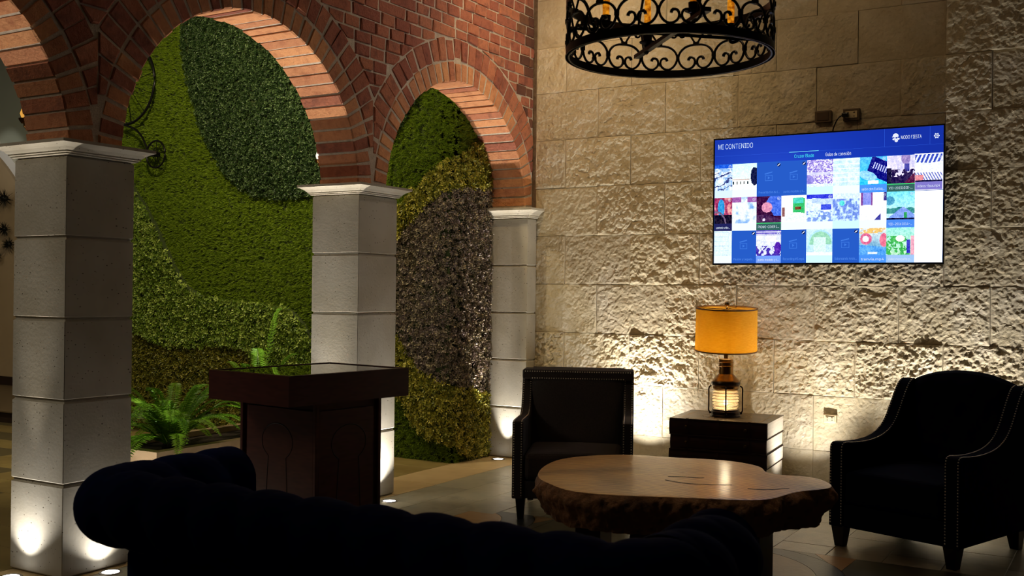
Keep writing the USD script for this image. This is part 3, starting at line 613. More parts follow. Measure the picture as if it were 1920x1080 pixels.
def t_road(): im = base((120, 225, 245), (214, 246, 250)); put(im, (ty > .52+.04*nz(6, 11)[..., 0]*3) & (ty < .8), (60, 140, 140)); put(im, (np.hypot((tx-.1)/1.2, ty-.32) < .16), (70, 150, 190)); put(im, (np.abs(tx-.6) < .03+(ty-.55)*1.3) & (ty > .55), (130, 160, 235)); put(im, (np.abs(tx-.68) < .05) & (ty > .75), (50, 160, 90)); put(im, ty > .96, (20, 24, 70)); return im
def t_list(): im = base((226, 246, 250), (222, 244, 255)); put(im, (np.sin(ty*34) > .8) & (tx < .85), (206, 230, 240)); return im
def t_cafe(): im = base((236, 240, 255), (214, 222, 252)); put(im, (ty < .2) & (np.sin(ty*70) > -.3), (96, 80, 190)); put(im, (np.abs(tx-.62) < .2) & (np.abs(ty-.32) < .12), (250, 244, 250)); put(im, (ty > .62) & (nz(8, 12)[..., 0] > .5), (70, 50, 170)); put(im, ((tx-.88)/.14)**2+((ty-.7)/.24)**2 < 1, (86, 40, 170)); return im
def t_arch(): im = base((206, 236, 250), (190, 228, 248)); r = np.hypot((tx-.55)/.46, (ty-.55)/.5); put(im, (r < 1) & (ty < .6), (150, 210, 180)); put(im, (np.abs(r-1) < .07) & (ty < .8), (176, 226, 246)); put(im, (np.abs(tx-.52) < .24) & (ty > .3), (214, 246, 236)); put(im, (ty > .88), (240, 252, 255)); return im
def t_flower(): im = base((236, 240, 236), (70, 150, 200)); put(im, (ty < .2) & (nz(11, 13)[..., 0] > .5), (236, 190, 110)); put(im, ty > .62+.1*tx, (90, 165, 240)); put(im, np.hypot(tx-.25, ty-.4) < .22, (220, 110, 150)); put(im, np.hypot(tx-.24, ty-.4) < .12, (250, 246, 250)); put(im, np.hypot((tx-.92), (ty-.45)/1.6) < .16, (236, 120, 150)); put(im, (np.abs(ty-.93) < .035) & (np.abs(tx-.5) < .18), (236, 246, 255)); return im
def t_market(): im = base((160, 240, 225), (190, 236, 200)); put(im, (nz(9, 14)[..., 0] > .53) & (ty > .3), (70, 180, 90)); put(im, np.hypot((tx-.5)/1.4, ty-.4) < .12, (250, 250, 240)); put(im, (np.abs(tx-.8) < .06) & (ty > .45) & (ty < .95), (60, 60, 190)); put(im, (tx > .88) & (ty > .3), (240, 170, 190)); return im
CX = [-2.412, -2.293, -2.131, -1.971, -1.811, -1.650, -1.489, -1.330, -1.170, -1.0125]
RZ = [2.041, 1.825, 1.609, 1.3995]
CAP = dict(w=(206, 226, 246), W=(226, 240, 250), n=(30, 32, 84), g=(46, 92, 86), b=(70, 130, 225), l=(110, 150, 245), t=(196, 234, 250), p=(120, 112, 190), s=(70, 140, 235), h=(150, 186, 230))
GRIDP = [[(t_paper, 'w', 'canto y baile'), (t_house, 'W', ''), None, None, (t_lilac, 't', ''), (t_pale, 'W', ''), (t_pad, 's', 'salón don Eustaq...'), (t_hall, 'g', 'VID-20151020-...'), (t_roof, 'p', 'videos-face.mp4')],
         [(t_jeans, 'n', 'uartería vide...'), (t_burst, 'W', ''), (t_hand, 'g', 'PROMO-COVER 1...'), (t_garden, 'W', ''), (t_street, 'W', ''), (t_crowd, 't', ''), (t_room, 'W', ''), (t_road, 'b', 'VID-20161014-...'), 'x'],
         [(t_list, 'W', ''), None, (t_cafe, 'l', 'punto modeto y t...'), None, (t_arch, 't', ''), None, (t_flower, 's', 'tranvía.mp4'), (t_market, 'h', 'video mascarita p...'), 'x']]
GRIDP[0][0] = (t_paper, 'w', '')
DARKN = {(0, 2): 'Presentación de l...', (0, 3): 'punto modeto y t...', (2, 1): 'Pasión y Legado...', (2, 3): 'Recording #3.mp4', (2, 5): 'Saboreando Ando...'}
for r in range(3):
    for c in range(9):
        x0, x1, z1, z0 = CX[c], CX[c+1], RZ[r], RZ[r+1]; it = GRIDP[r][c]
        if it == 'x':
            if r == 1: picture(tv, 'empty_field', x0, x1, RZ[3], RZ[1], np.full((2, 2, 3), 252.), .0013)
            continue
        if it is None:
            p = picture(tv, 'file_tile', x0, x1, z0, z1, np.full((2, 2, 3), (34, 84, 184)), .0013)
            xm, zm = (x0+x1)/2-.002, z1-.096
            clap = unary_union([sbox(xm-.024, zm-.022, xm+.024, zm+.014).difference(sbox(xm-.021, zm-.019, xm+.021, zm+.011)), Polygon([(xm-.026, zm+.018), (xm+.022, zm+.03), (xm+.023, zm+.037), (xm-.027, zm+.025)]), Polygon([(xm-.006, zm-.012), (xm-.006, zm+.006), (xm+.009, zm-.003)])])
            flat(p, 'clapper_icon', clap, (66, 126, 232))
            words(p, DARKN[(r, c)], x0+.014, z0+.019, .014, (86, 142, 240), x1-.012)
            bx, bz = x1-.018, z1-.019
            flat(p, 'badge', Point(bx, bz).buffer(.011), (16, 30, 90), .0019)
            flat(p, 'badge_mark', Polygon([(bx-.010, bz-.008), (bx+.002, bz-.003), (bx+.010, bz+.010), (bx-.001, bz+.004), (bx-.004, bz+.001)]), (240, 246, 255), .0023)
            continue
        fn, cp, txt = it; sel = (r, c) == (0, 8)
        im = fn(); nb = 16
        gn = np.random.default_rng(r*9+c); det = (meshkit.fbm(np.stack([tx*15, ty*15, tx*0+r*9+c], -1), 4, r*9+c)[..., None]-.5)*(70 if im.mean() < 205 else 34)+(meshkit.noise(np.stack([tx*40, ty*40, tx*0+c], -1), r)[..., None]-.5)*34
        im = np.clip(im+det*np.array([1.1, 1., .7])-6, 0, 255); full = np.vstack([im, np.broadcast_to(np.array(CAP[cp], float), (nb, N_, 3))])
        if cp == 'g': full[N_:N_+2] = (60, 200, 110)
        if sel: picture(tv, 'selection_border', x0-.003, x1, z0+.003, z1+.004, np.full((2, 2, 3), 252.), .0011); x0 += .001; x1 -= .004; z1 -= .002; z0 += .006
        p = picture(tv, 'thumbnail', x0, x1, z0, z1, full, .0013)
        if txt: words(p, txt, x0+.012, z0+.014, .015, (225, 236, 255), x1-.013)
        if not (r, c) in ((0, 1), (1, 3)):
            bx, bz = x1-.016, z1-.016
            flat(p, 'play_mark', Point(bx, bz).buffer(.010).difference(Point(bx, bz).buffer(.008)).union(Polygon([(bx-.003, bz-.005), (bx-.003, bz+.005), (bx+.005, bz)])), (225, 236, 250))
PLATE = look('bronze_cover_plate', lin(96, 80, 60), rough=.45, spec=.4); IVORY = look('ivory_socket', lin(214, 196, 160), rough=.4)
def outlet(x, z, w, h, lab, sockets=True):
    t = thing('wall_outlet', lab, 'outlet', (x, D-.012, z))
    part(t, 'cover_plate', rbox(-w/2, w/2, -.012, .014, -h/2, h/2, .005), PLATE if z > 1 else IVORY)
    if sockets:
        part(t, 'socket', cham(-w*.34, w*.36, -.016, -.010, -h*.29, h*.27, .001), IVORY)
        for sx in (-.2, .18):
            for dx, dz in ((-.03, .012), (.03, .012), (0, -.012)): part(t, 'slot', box(w*sx+dx*w*1.2-.002, w*sx+dx*w*1.2+.002, -.0168, -.015, dz*h/.08-.004, dz*h/.08+.004), BLACK)
    else: part(t, 'blank_insert', cham(-w*.36, w*.36, -.015, -.010, -h*.34, h*.34, .002), look('bronze_insert', lin(74, 58, 42), rough=.5))
    return t
outlet(-1.729, 2.316, .104, .076, 'blank bronze cover plate above the television', False)
outlet(-1.556, 2.316, .102, .076, 'bronze framed outlet with a black plug above the television')
outlet(-1.667, .431, .078, .052, 'small ivory outlet low on the stone wall right of the book table')
cord = thing('power_cord', 'black television cord plugged into the outlet above the screen', 'cord')
part(cord, 'plug', rbox(-1.608, -1.568, D-.056, D-.030, 2.300, 2.326, .006), BLACK)
part(cord, 'cable', tube(spline([(-1.60, D-.045, 2.312), (-1.622, D-.052, 2.300), (-1.645, D-.05, 2.265), (-1.663, D-.036, 2.225), (-1.668, D-.028, 2.18), (-1.668, D-.026, 2.10)], 24, False), .0042), BLACK)

# ---------------------------------------------------------------- armchairs
NAIL = look('pale_brass_nail', lin(226, 216, 196), rough=.35, metal=.9)
FAB1 = look('charcoal_linen', lin(58, 53, 52), lin(72, 66, 64), 160., .95, .3, 260., sheen=.03)
FAB2 = look('navy_velvet', lin(9, 13, 30), lin(13, 18, 40), 30., .9, .1, 200., spec=.06)
LEGW = look('espresso_leg', lin(22, 16, 13), rough=.35)
_nv = np.array([[math.cos(a), math.sin(a), 0] for a in np.arange(6)*PI/3]+[[.6*math.cos(a), .6*math.sin(a), .5] for a in np.arange(6)*PI/3]+[[0, 0, .65]])
_nf = [(i, (i+1) % 6, 6+(i+1) % 6) for i in range(6)]+[(i, 6+(i+1) % 6, 6+i) for i in range(6)]+[(6+i, 6+(i+1) % 6, 12) for i in range(6)]
def nails(path, normals, r, step):                    # domes along a polyline
    P = np.asarray(path, float); N = np.asarray(normals, float); s = np.r_[0, np.cumsum(np.linalg.norm(np.diff(P, axis=0), axis=1))]
    t = np.arange(step/2, s[-1], step); out = []
    for q in t:
        p = np.array([np.interp(q, s, P[:, k]) for k in range(3)]); n = np.array([np.interp(q, s, N[:, k]) for k in range(3)]); n /= np.linalg.norm(n)
        a = np.cross(n, [1, 0, 0] if abs(n[0]) < .8 else [0, 1, 0]); a /= np.linalg.norm(a); b = np.cross(n, a)
        out.append(trimesh.Trimesh(p+(_nv*r)@np.array([a, b, n]), _nf, process=False))
    return cat(out)
def bevel_panel(poly, t, bev=.008):                   # panel of thickness t (along +z) with softened edges
    P = np.array(poly.exterior.coords[:-1])
    if not poly.exterior.is_ccw: P = P[::-1]
    T = np.roll(P, -1, 0)-np.roll(P, 1, 0); T /= np.linalg.norm(T, axis=1, keepdims=True); Nn = np.c_[-T[:, 1], T[:, 0]]
    rings = [(bev, 0), (bev*.3, bev*.3), (0, bev), (0, t-bev), (bev*.3, t-bev*.3), (bev, t)]
    V = np.array([np.c_[P+Nn*o, np.full(len(P), z)] for o, z in rings])
    m = grid_mesh(V, closed_v=True); m.invert()
    inn = P+Nn*bev; tri = trimesh.creation.triangulate_polygon(Polygon(inn), engine='earcut'); k = len(P)
    v2, f2 = tri[0], tri[1]
    A, B, Cc = v2[f2[0]]; ccw = (B[0]-A[0])*(Cc[1]-A[1])-(B[1]-A[1])*(Cc[0]-A[0]) > 0
    f2 = f2 if ccw else f2[:, ::-1]
    top = trimesh.Trimesh(np.c_[v2, np.full(len(v2), t)], f2, process=False); bot = trimesh.Trimesh(np.c_[v2, np.zeros(len(v2))], f2[:, ::-1], process=False)
    return cat([m, top, bot])
def armchair(label, loc, rot, w, t, prof, dep, zb, ztop, arch, fab, seat, cushion, tufted, leg):
    c = thing('armchair', label, 'chair', loc, rot)
    ZY = ([0, 1, 0], [0, 0, 1], [1, 0, 0])
    path = spline(prof, 60, False) if tufted else np.array(prof)
    if not tufted:                                    # round the corners of the arm line
        q = [path[0]]
        for a, b, d in zip(path[:-2], path[1:-1], path[2:]):
            la, lb = np.linalg.norm(b-a), np.linalg.norm(d-b); r_ = min(.03, la*.45, lb*.45); p0, p1 = b+(a-b)/la*r_, b+(d-b)/lb*r_
            q += [(1-s)**2*p0+2*s*(1-s)*b+s*s*p1 for s in np.linspace(0, 1, 6)]
        path = np.array(q+[path[-1]])
    poly = Polygon(np.vstack([[(0, zb)], path, [(dep, path[-1][1]-.01), (dep-.03, zb)]]))
    for s in (-1, 1):
        m = bevel_panel(poly, t, .007); part(c, 'arm', toward(m, ZY, (-w/2 if s < 0 else w/2-t, 0, 0)), fab, 35)
    ytop = path[-1][0]
    # backrest: a padded panel between the arms, arched on top for the tufted chair
    n, mz = 33, 25; X = np.linspace(-w/2+t*.96, w/2-t*.96, n); V = np.zeros((mz, n, 3))
    for i in range(mz):
        f = i/(mz-1)
        for j, xq in enumerate(X):
            u_ = abs(xq)/(w/2-t); top = ztop+arch*(1-u_**2.2)
            z = seat-.05+(top-seat+.05)*f; y = np.interp(z, [seat-.05, ztop+arch], [ytop-.075, ytop-.015])
            pad = (1-u_**6)*(1-(2*f-1)**8)*.028
            if tufted: pad += .010*abs(math.sin(PI*(xq/.13+f*4.2/2)))*abs(math.sin(PI*(xq/.13-f*4.2/2)))*(f > .1)-.012
            V[i, j] = (xq, y-pad, z)
    front = grid_mesh(V); front.invert()
    Bk = V.copy(); Bk[..., 1] = dep-.03+.028*(V[..., 2]-seat)/(ztop-seat)
    shell = grid_mesh(np.stack([V[-1], (V[-1]+Bk[-1])/2+[0, 0, .012], Bk[-1]])); shell.invert()
    part(c, 'backrest', cat([front, shell, grid_mesh(Bk)]), fab, 60)
    part(c, 'back_lower', box(-w/2+t, w/2-t, ytop+.0, dep-.035, zb, seat), fab)
    part(c, 'seat_frame', rbox(-w/2+t*.9, w/2-t*.9, .008, dep-.05, zb, seat-cushion, .008), fab, 40)
    part(c, 'seat_cushion', rbox(-w/2+t+.004, w/2-t-.004, -.004, ytop-.06, seat-cushion+.002, seat-.012, .028, .022), fab, 50)
    for sx in (-1, 1):
        for ly in (.035, dep-.09):
            x0 = sx*(w/2-.045); b = leg
            V = np.array([[(x0+a*bb, ly+bq*bb+(.012 if ly > .2 else 0)*(z < .01), z) for a, bq in ((-1, -1), (1, -1), (1, 1), (-1, 1))] for z, bb in ((0, b*.62), (zb+.004, b))])
            part(c, 'leg', grid_mesh(V, closed_v=True, cap=True), LEGW)
    # brass nails along both edges of the arm fronts and round the back
    N3 = []; tt = np.gradient(path, axis=0); tt /= np.linalg.norm(tt, axis=1, keepdims=True)
    P2 = np.vstack([[(0, zb+.01)], [(0, path[0][1]-.012)], path[1:]]); nn = np.vstack([[(-1, 0)], [(-1, 0)], np.c_[-tt[1:, 1], tt[1:, 0]]])
    nn[:, 1] = np.where(nn[:, 1] < 0, -nn[:, 1], nn[:, 1])
    for s in (-1, 1):
        for e in (.009, t-.009):
            x = s*(w/2-e); P3 = np.c_[np.full(len(P2), x), P2[:, 0]+nn[:, 0]*.0005, P2[:, 1]+nn[:, 1]*.0005]; N = np.c_[np.zeros(len(P2)), nn]
            part(c, 'nailhead_trim', nails(P3, N, .0040, .0135), NAIL, True, kind='stuff')
    if not tufted:
        part(c, 'back_border', rbox(-w/2+.002, w/2-.002, ytop-.046, dep, ztop-.052, ztop+.002, .008), fab, 40)
        for z in (ztop-.008, ztop-.046):
            e = .012 if z > ztop-.02 else t-.004
            part(c, 'nailhead_trim', nails([(-w/2+e, ytop-.047, z), (w/2-e, ytop-.047, z)], [(0, -1, 0)]*2, .0040, .0135), NAIL, True, kind='stuff')
    return c
armchair('charcoal square armchair with brass nails left of the book table', (-2.558, 4.935, 0), 24.0, .632, .058,
         [(0, .500), (.004, .518), (.05, .523), (.36, .515), (.43, .545), (.475, .64), (.505, .757)], .64, .112, .757, 0., FAB1, .365, .16, False, .026)
armchair('dark navy armchair with curved arms and tufted back at the right', (-.985, 5.075, 0), -19.0, .650, .075,
         [(0, .470), (.012, .490), (.08, .492), (.24, .490), (.36, .507), (.44, .540), (.50, .595), (.55, .668), (.59, .725), (.63, .765), (.66, .775)], .72, .095, .768, .05, FAB2, .375, .17, True, .033)

# ---------------------------------------------------------------- live edge table
SLAB = usdkit.material(stage, '/World/Looks/live_edge_wood', {'g': ('geometry', {}), 'mp': ('mapping', {'location': (1.55, -4.05, 0), 'scale': (1., 1.25, 1.)}),
    'n0': ('noise_texture', {'scale': 2.5, 'detail': 4.}), 'w': ('wave_texture', {'wave_type': 'rings', 'rings_direction': 'z', 'scale': 9., 'distortion': 5., 'detail': 3., 'detail_scale': 1.2}),
    'n': ('noise_texture', {'scale': 5., 'detail': 6.}), 'r': ('rgb_ramp', {'ramp': [(.15, lin(150, 100, 40)), (.5, lin(198, 142, 66)), (.85, lin(220, 168, 90))]}),
    'r2': ('rgb_ramp', {'ramp': [(.35, lin(158, 108, 46)), (.65, lin(210, 156, 80))]}), 'x': ('mix_color', {'fac': .45}),
    'bn': ('noise_texture', {'scale': 26., 'detail': 4.}), 'b': ('bump', {'strength': .25, 'distance': .004}), 'p': ('principled_bsdf', {'roughness': .4, 'specular_ior_level': .25, 'coat_weight': .32, 'coat_roughness': .15})},
    [('g.position', 'mp.vector'), ('mp.vector', 'w.vector'), ('g.position', 'n.vector'), ('w.fac', 'r.fac'), ('n.fac', 'r2.fac'), ('r.color', 'x.a'), ('r2.color', 'x.b'), ('x.result', 'p.base_color'), ('g.position', 'bn.vector'), ('bn.fac', 'b.height'), ('b.normal', 'p.normal')], surface='p.BSDF')
BARK = look('table_bark', lin(104, 68, 40), lin(140, 94, 56), 16., .7, .8, 40., c3=lin(74, 48, 30), bdist=.01)
OUT = [(-2.155, 3.849), (-2.235, 4.101), (-2.225, 4.30), (-2.058, 4.503), (-1.835, 4.562), (-1.615, 4.611), (-1.42, 4.52), (-1.352, 4.405), (-1.258, 4.380), (-1.174, 4.392), (-1.066, 4.290), (-1.043, 4.170), (-1.117, 4.041), (-1.168, 3.832), (-1.249, 3.753), (-1.389, 3.698), (-1.554, 3.626), (-1.729, 3.564), (-1.872, 3.569), (-1.983, 3.641), (-2.067, 3.712)]
ol = spline(OUT, 420); ZTB, ZBB = .45, .302
nt = 22; ctr = np.array([-1.62, 4.06]); rad = ol-ctr; L_ = np.linalg.norm(rad, axis=1, keepdims=True); dirn = rad/L_
V = []
for i in range(nt):
    f = i/(nt-1); z = ZTB-(ZTB-ZBB)*f
    q = np.c_[ol*14, np.full(len(ol), z*9)]
    nn = (meshkit.fbm(q, 4, 5)-.5)*.055*min(1, f*5)+(meshkit.fbm(q*3.3, 3, 8)-.5)*.028*min(1, f*6)
    bow = -.004*(1-min(1, f*8))+.012*math.sin(PI*min(1, f*1.6))-.045*max(0, f-.35)/.65
    V.append(np.c_[ol+dirn*(bow+nn[:, None]), np.full(len(ol), z-(meshkit.fbm(q, 3, 3)-.5)*.03*(f > .9))])
V = np.array(V)
table = thing('coffee_table', 'live edge wooden slab table in front of the sofa', 'table')
tops = [ctr+(V[0][:, :2]-ctr)*k for k in (1, .97, .85, .65, .4, .15)]
TV_ = np.array([np.c_[p, np.full(len(p), ZTB+(0 if i == 0 else .0015))] for i, p in enumerate(tops)])
topm = grid_mesh(TV_, closed_v=True, cap=False)
k = len(topm.vertices); ends = (len(TV_)-1)*len(ol)
j = np.arange(len(ol)); topm = trimesh.Trimesh(np.vstack([topm.vertices, [*ctr, ZTB+.0015]]), np.vstack([topm.faces, np.c_[ends+j, ends+(j+1) % len(ol), np.full(len(ol), k)]]), process=False)
if topm.face_normals[:, 2].mean() < 0: topm.invert()
part(table, 'slab_top', topm, SLAB, 40)
bk = grid_mesh(V, closed_v=True); bk2 = np.vstack([V[-1], [[*ctr, ZBB]]]); jj = np.arange(len(ol))
part(table, 'bark_edge', cat([bk, trimesh.Trimesh(bk2, np.c_[jj, (jj+1) % len(ol), np.full(len(ol), len(ol))], process=False)]), BARK, 60)
CRACK = look('dark_crack', lin(34, 20, 12), rough=.7)
for P in ([(-1.66, 4.06), (-1.60, 4.09), (-1.55, 4.10), (-1.53, 4.115)], [(-1.64, 3.98), (-1.55, 3.955), (-1.45, 3.98), (-1.38, 4.02)], [(-1.30, 3.98), (-1.24, 4.00), (-1.17, 4.08)]):
    q = spline(P, 20, False); part(table, 'crack', extrude(Polygon(np.vstack([q+[0, .0045], q[::-1]-[0, .0045]])).buffer(.001), .0016).apply_translation([0, 0, ZTB+.0005]), CRACK)
for x, y in ((-1.285, 3.955), (-1.90, 3.86), (-1.86, 4.30), (-1.36, 4.27)):
    part(table, 'leg', cham(x-.056, x+.056, y-.056, y+.056, 0, .33, .004), LEGW)

# ---------------------------------------------------------------- table made of four giant books, and the lantern lamp
BOOK = look('oxblood_leather', lin(34, 14, 13), lin(46, 20, 18), 20., .6, .2, 90., bdist=.003, spec=.2)
BTOP = look('embossed_book_top', lin(74, 58, 40), lin(96, 76, 52), 12., .3, .2, 60., bdist=.003)
PAGES = look('painted_pages', lin(206, 196, 178), lin(188, 176, 156), 2., .6, .6, 90., stretch=(1, 1, 40), bdist=.004)
bt = thing('book_table', 'side table shaped like four stacked leather books under the lamp', 'table', (-2.198, 6.315, 0), 5.5)
hw, hd, zz = .292, .250, 0.
for i, h in enumerate((.172, .088, .086, .100)):
    jw = (0, .006, -.002, .004)[i]; x0, x1, y0, y1 = -hw-jw, hw+.004*(i % 2), -hd, hd
    b = part(bt, 'book', cham(x0+.004, x1-.004, y0+.012, y1-.004, zz+.004, zz+h-.004, .001), PAGES)
    part(b, 'cover', cham(x0, x1, y0+.004, y1, zz+h-.0045, zz+h-.0005, .001), BTOP if i == 3 else BOOK)
    part(b, 'cover', cham(x0, x1, y0+.004, y1, zz+.0005, zz+.0045, .001), BOOK)
    q = [(y0+.012-.010*math.sin(PI*f), zz+.002+(h-.004)*f) for f in np.linspace(0, 1, 9)]
    sp = Polygon(q+[(y0+.024, zz+h-.002), (y0+.024, zz+.002)])
    part(b, 'spine', toward(extrude(sp.buffer(.0004), x1-x0-.002), ([0, 1, 0], [0, 0, 1], [1, 0, 0]), (x0, 0, 0)), BOOK)
    for xr in (-.16, 0, .16):
        part(b, 'spine_band', toward(extrude(sp.buffer(.003), .014), ([0, 1, 0], [0, 0, 1], [1, 0, 0]), (xr*hw/.25-.007, 0, 0)), BOOK)
    if i in (3, 2):
        for kx in (-.19, .17): part(b, 'knob', lathe([(0, 0), (.006, 0), (.009, .006), (.010, .012), (.006, .017), (0, .018)], 16).apply_transform(trimesh.transformations.rotation_matrix(PI/2, [1, 0, 0])).apply_translation([kx, y0+.004, zz+h/2]), look('antique_brass_knob' + str(i)+str(kx > 0), lin(90, 74, 50), rough=.4, metal=1.))
    zz += h
frame_ = sbox(-.25, -.21, .25, .21).difference(sbox(-.235, -.195, .235, .195)); GOLD = look('gilt_tooling', lin(120, 96, 54), rough=.4, metal=.6)
part(bt, 'gilt_border', extrude(frame_, .0014).apply_translation([0, 0, .4445]), GOLD)
part(bt, 'gilt_medallion', extrude(Point(0, 0).buffer(.15).difference(Point(0, 0).buffer(.142)).union(Point(0, 0).buffer(.118).difference(Point(0, 0).buffer(.113))), .0014).apply_translation([0, 0, .4445]), GOLD)
ZL = .446
lamp = thing('table_lamp', 'ship lantern lamp with an amber drum shade on the book table', 'lamp', (-2.212, 6.318, 0))
BRASS = look('aged_brass', lin(150, 112, 62), lin(110, 80, 44), 20., .32, metal=1., bump=.1); IRON = look('dark_bronze', lin(46, 34, 26), rough=.35, metal=.8)
SHADE = usdkit.material(stage, '/World/Looks/amber_shade', {'g': ('geometry', {}), 'mp': ('mapping', {'scale': (40, 40, 260)}), 'n': ('noise_texture', {'scale': 1., 'detail': 4.}), 'r': ('rgb_ramp', {'ramp': [(.3, lin(238, 196, 78)), (.7, lin(248, 214, 104))]}),
    'd': ('diffuse_bsdf', {}), 't': ('translucent_bsdf', {}), 'm': ('mix_closure', {'fac': .62})}, [('g.position', 'mp.vector'), ('mp.vector', 'n.vector'), ('n.fac', 'r.fac'), ('r.color', 'd.color'), ('r.color', 't.color'), ('d.BSDF', 'm.closure1'), ('t.BSDF', 'm.closure2')], surface='m.closure')
TRIM = look('shade_trim', lin(120, 84, 50), rough=.7)
zs0, zs1, rs = .846, 1.116, .186
def tilt(m):                                           # the shade hangs slightly crooked, dipping to the front right
    T = trimesh.transformations.rotation_matrix(math.radians(4.0), np.cross([0, 0, 1], [.46, -.86, 0]), [0, 0, 1.0]); m.apply_transform(T); return m
part(lamp, 'shade', tilt(lathe([(rs+.003, zs0), (rs, zs1), (rs-.002, zs1), (rs+.001, zs0), (rs+.003, zs0)], 72)), SHADE, 40)
for z in (zs0, zs1-.008): part(lamp, 'shade_trim', tilt(lathe([(rs+.0045, z), (rs+.0045, z+.008), (rs-.003, z+.008), (rs-.003, z), (rs+.0045, z)], 72)), TRIM, 40)
part(lamp, 'spider', tilt(cat([cyl(.002, (-rs+.002, 0, zs1-.01), (rs-.002, 0, zs1-.01), 6), cyl(.002, (0, -rs+.002, zs1-.01), (0, rs-.002, zs1-.01), 6)])), BRASS)
part(lamp, 'finial', lathe([(0, 1.100), (.006, 1.104), (.006, 1.118), (.013, 1.126), (.016, 1.136), (.012, 1.147), (0, 1.152)], 24).apply_translation([.008, -.014, 0]), BRASS, 40)
part(lamp, 'stem', lathe([(0, .79), (.013, .79), (.013, .825), (.014, .834), (0, .836)], 20), BRASS, 30)
part(lamp, 'chimney', lathe([(0, .700), (.046, .700), (.046, .726), (.0445, .730), (.0445, .750), (.047, .754), (.0445, .758), (.0445, .775), (.047, .779), (.0445, .783), (.044, .797), (.030, .800), (0, .800)], 40), BRASS, 30)
part(lamp, 'hood', lathe([(.044, .708), (.050, .702), (.082, .668), (.086, .660), (.086, .640), (.080, .632), (.080, .618), (.072, .612), (0, .612)], 48), BRASS, 30)
part(lamp, 'collar', lathe([(.0865, .640), (.090, .650), (.0865, .660)], 48), IRON, 30)
GLASS = usdkit.material(stage, '/World/Looks/ribbed_lantern_glass', {'f': ('fresnel', {'IOR': 1.45}), 't': ('transparent_bsdf', {'color': (1, .9, .76)}), 'd': ('translucent_bsdf', {'color': (1, .84, .62)}), 'x': ('mix_closure', {'fac': .6}), 'g': ('glossy_bsdf', {'roughness': .1}), 'm': ('mix_closure', {})},
    [('t.BSDF', 'x.closure1'), ('d.BSDF', 'x.closure2'), ('f.fac', 'm.fac'), ('x.closure', 'm.closure1'), ('g.BSDF', 'm.closure2')], surface='m.closure')
ribs = [(.072+.004*math.cos(f*2*PI*7)+.007*math.sin(PI*f)**2, .488+.124*f) for f in np.linspace(0, 1, 57)]
part(lamp, 'lens', lathe(ribs+[(r-.0025, z) for r, z in ribs[::-1]]+ribs[:1], 56), GLASS, 60)
part(lamp, 'base', lathe([(0, ZL), (.090, ZL), (.092, ZL+.006), (.088, ZL+.012), (.088, ZL+.030), (.082, ZL+.036), (.082, ZL+.042), (0, ZL+.042)], 48), IRON, 30)
for a in np.arange(4)*PI/2+.35:
    P = spline([(.086*math.cos(a), .086*math.sin(a), .632), (.098*math.cos(a), .098*math.sin(a), .625), (.102*math.cos(a), .102*math.sin(a), .59), (.102*math.cos(a), .102*math.sin(a), .50), (.099*math.cos(a), .099*math.sin(a), .474), (.086*math.cos(a), .086*math.sin(a), .466)], 22, False)
    part(lamp, 'guard_bar', tube(P, .0045), IRON, True)
    part(lamp, 'guard_screw', trimesh.creation.icosphere(1, .007).apply_translation([.094*math.cos(a), .094*math.sin(a), .466]), IRON, True)
part(lamp, 'bulb', trimesh.creation.icosphere(2, .013).apply_scale([1, 1, 1.35]).apply_translation([0, 0, .530]), glow('lantern_bulb', (1., .80, .50), 150.), True)
part(lamp, 'shade_bulb', trimesh.creation.icosphere(2, .028).apply_translation([0, 0, .862]), glow('shade_bulb', (1., .82, .52), 75.), True)
# ---------------------------------------------------------------- tufted sofa in the foreground
VELV = look('midnight_velvet', lin(4, 18, 64), lin(7, 25, 80), 25., .9, .08, 200., spec=.05)
def sofa_section(path, nrm, parent, name, endcap=(False, False)):
    zc, R = .598, .100
    prof = [(-.03, .10), (-.03, .30), (-.03, .46)]; wt = [0, 0, 0]
    for a in np.linspace(-118, 165, 40): prof.append((R*1.04*math.cos(math.radians(a)), zc+R*math.sin(math.radians(a)))); wt.append(min(1, (a+118)/40))
    prof += [(-.104, .56), (-.112, .50), (-.118, .44), (-.120, .38), (-.120, .10)]; wt += [1, 1, .8, .2, 0]
    prof, wt = np.array(prof), np.array(wt); t = np.r_[0, np.cumsum(np.linalg.norm(np.diff(prof, axis=0), axis=1))]
    pn = np.gradient(prof, axis=0); pn /= np.linalg.norm(pn, axis=1, keepdims=True); pn = np.c_[pn[:, 1], -pn[:, 0]]
    s = np.r_[0, np.cumsum(np.linalg.norm(np.diff(path, axis=0), axis=1))]
    S, T = np.meshgrid(s, t, indexing='ij')
    ph = S/.165; b = np.abs(np.sin(PI*(ph+.9*(T-t[20])/ .5)))**.55*(.75+.25*np.abs(np.sin(PI*(ph-.9*(T-t[20])/.5)))**.6)
    disp = wt[None]*(.020*b-.012)
    P = prof[None]+pn[None]*disp[..., None]
    V = np.zeros((*S.shape, 3)); V[..., :2] = path[:, None]+nrm[:, None]*P[..., :1]; V[..., 2] = P[..., 1]
    m = grid_mesh(V); M_ = [m]
    for e, on in zip((0, -1), endcap):
        if on:
            q = V[e]; pp = P[e]; tri = trimesh.creation.triangulate_polygon(Polygon(pp), engine='earcut'); X = np.zeros((len(tri[0]), 3))
            X[:, :2] = path[e]+nrm[e]*tri[0][:, :1]; X[:, 2] = tri[0][:, 1]; M_.append(trimesh.Trimesh(X, tri[1], process=False))
    part(parent, name, cat(M_), VELV, 50)
sofa = thing('tufted_sofa', 'dark navy tufted sofa with rolled arms seen from behind in the foreground', 'sofa')
xl, xr_, yb_, rc = -2.47, -.835, 1.945, .10
ya, yr = 2.43, 2.37
qa = np.linspace(0, PI/2, 12)
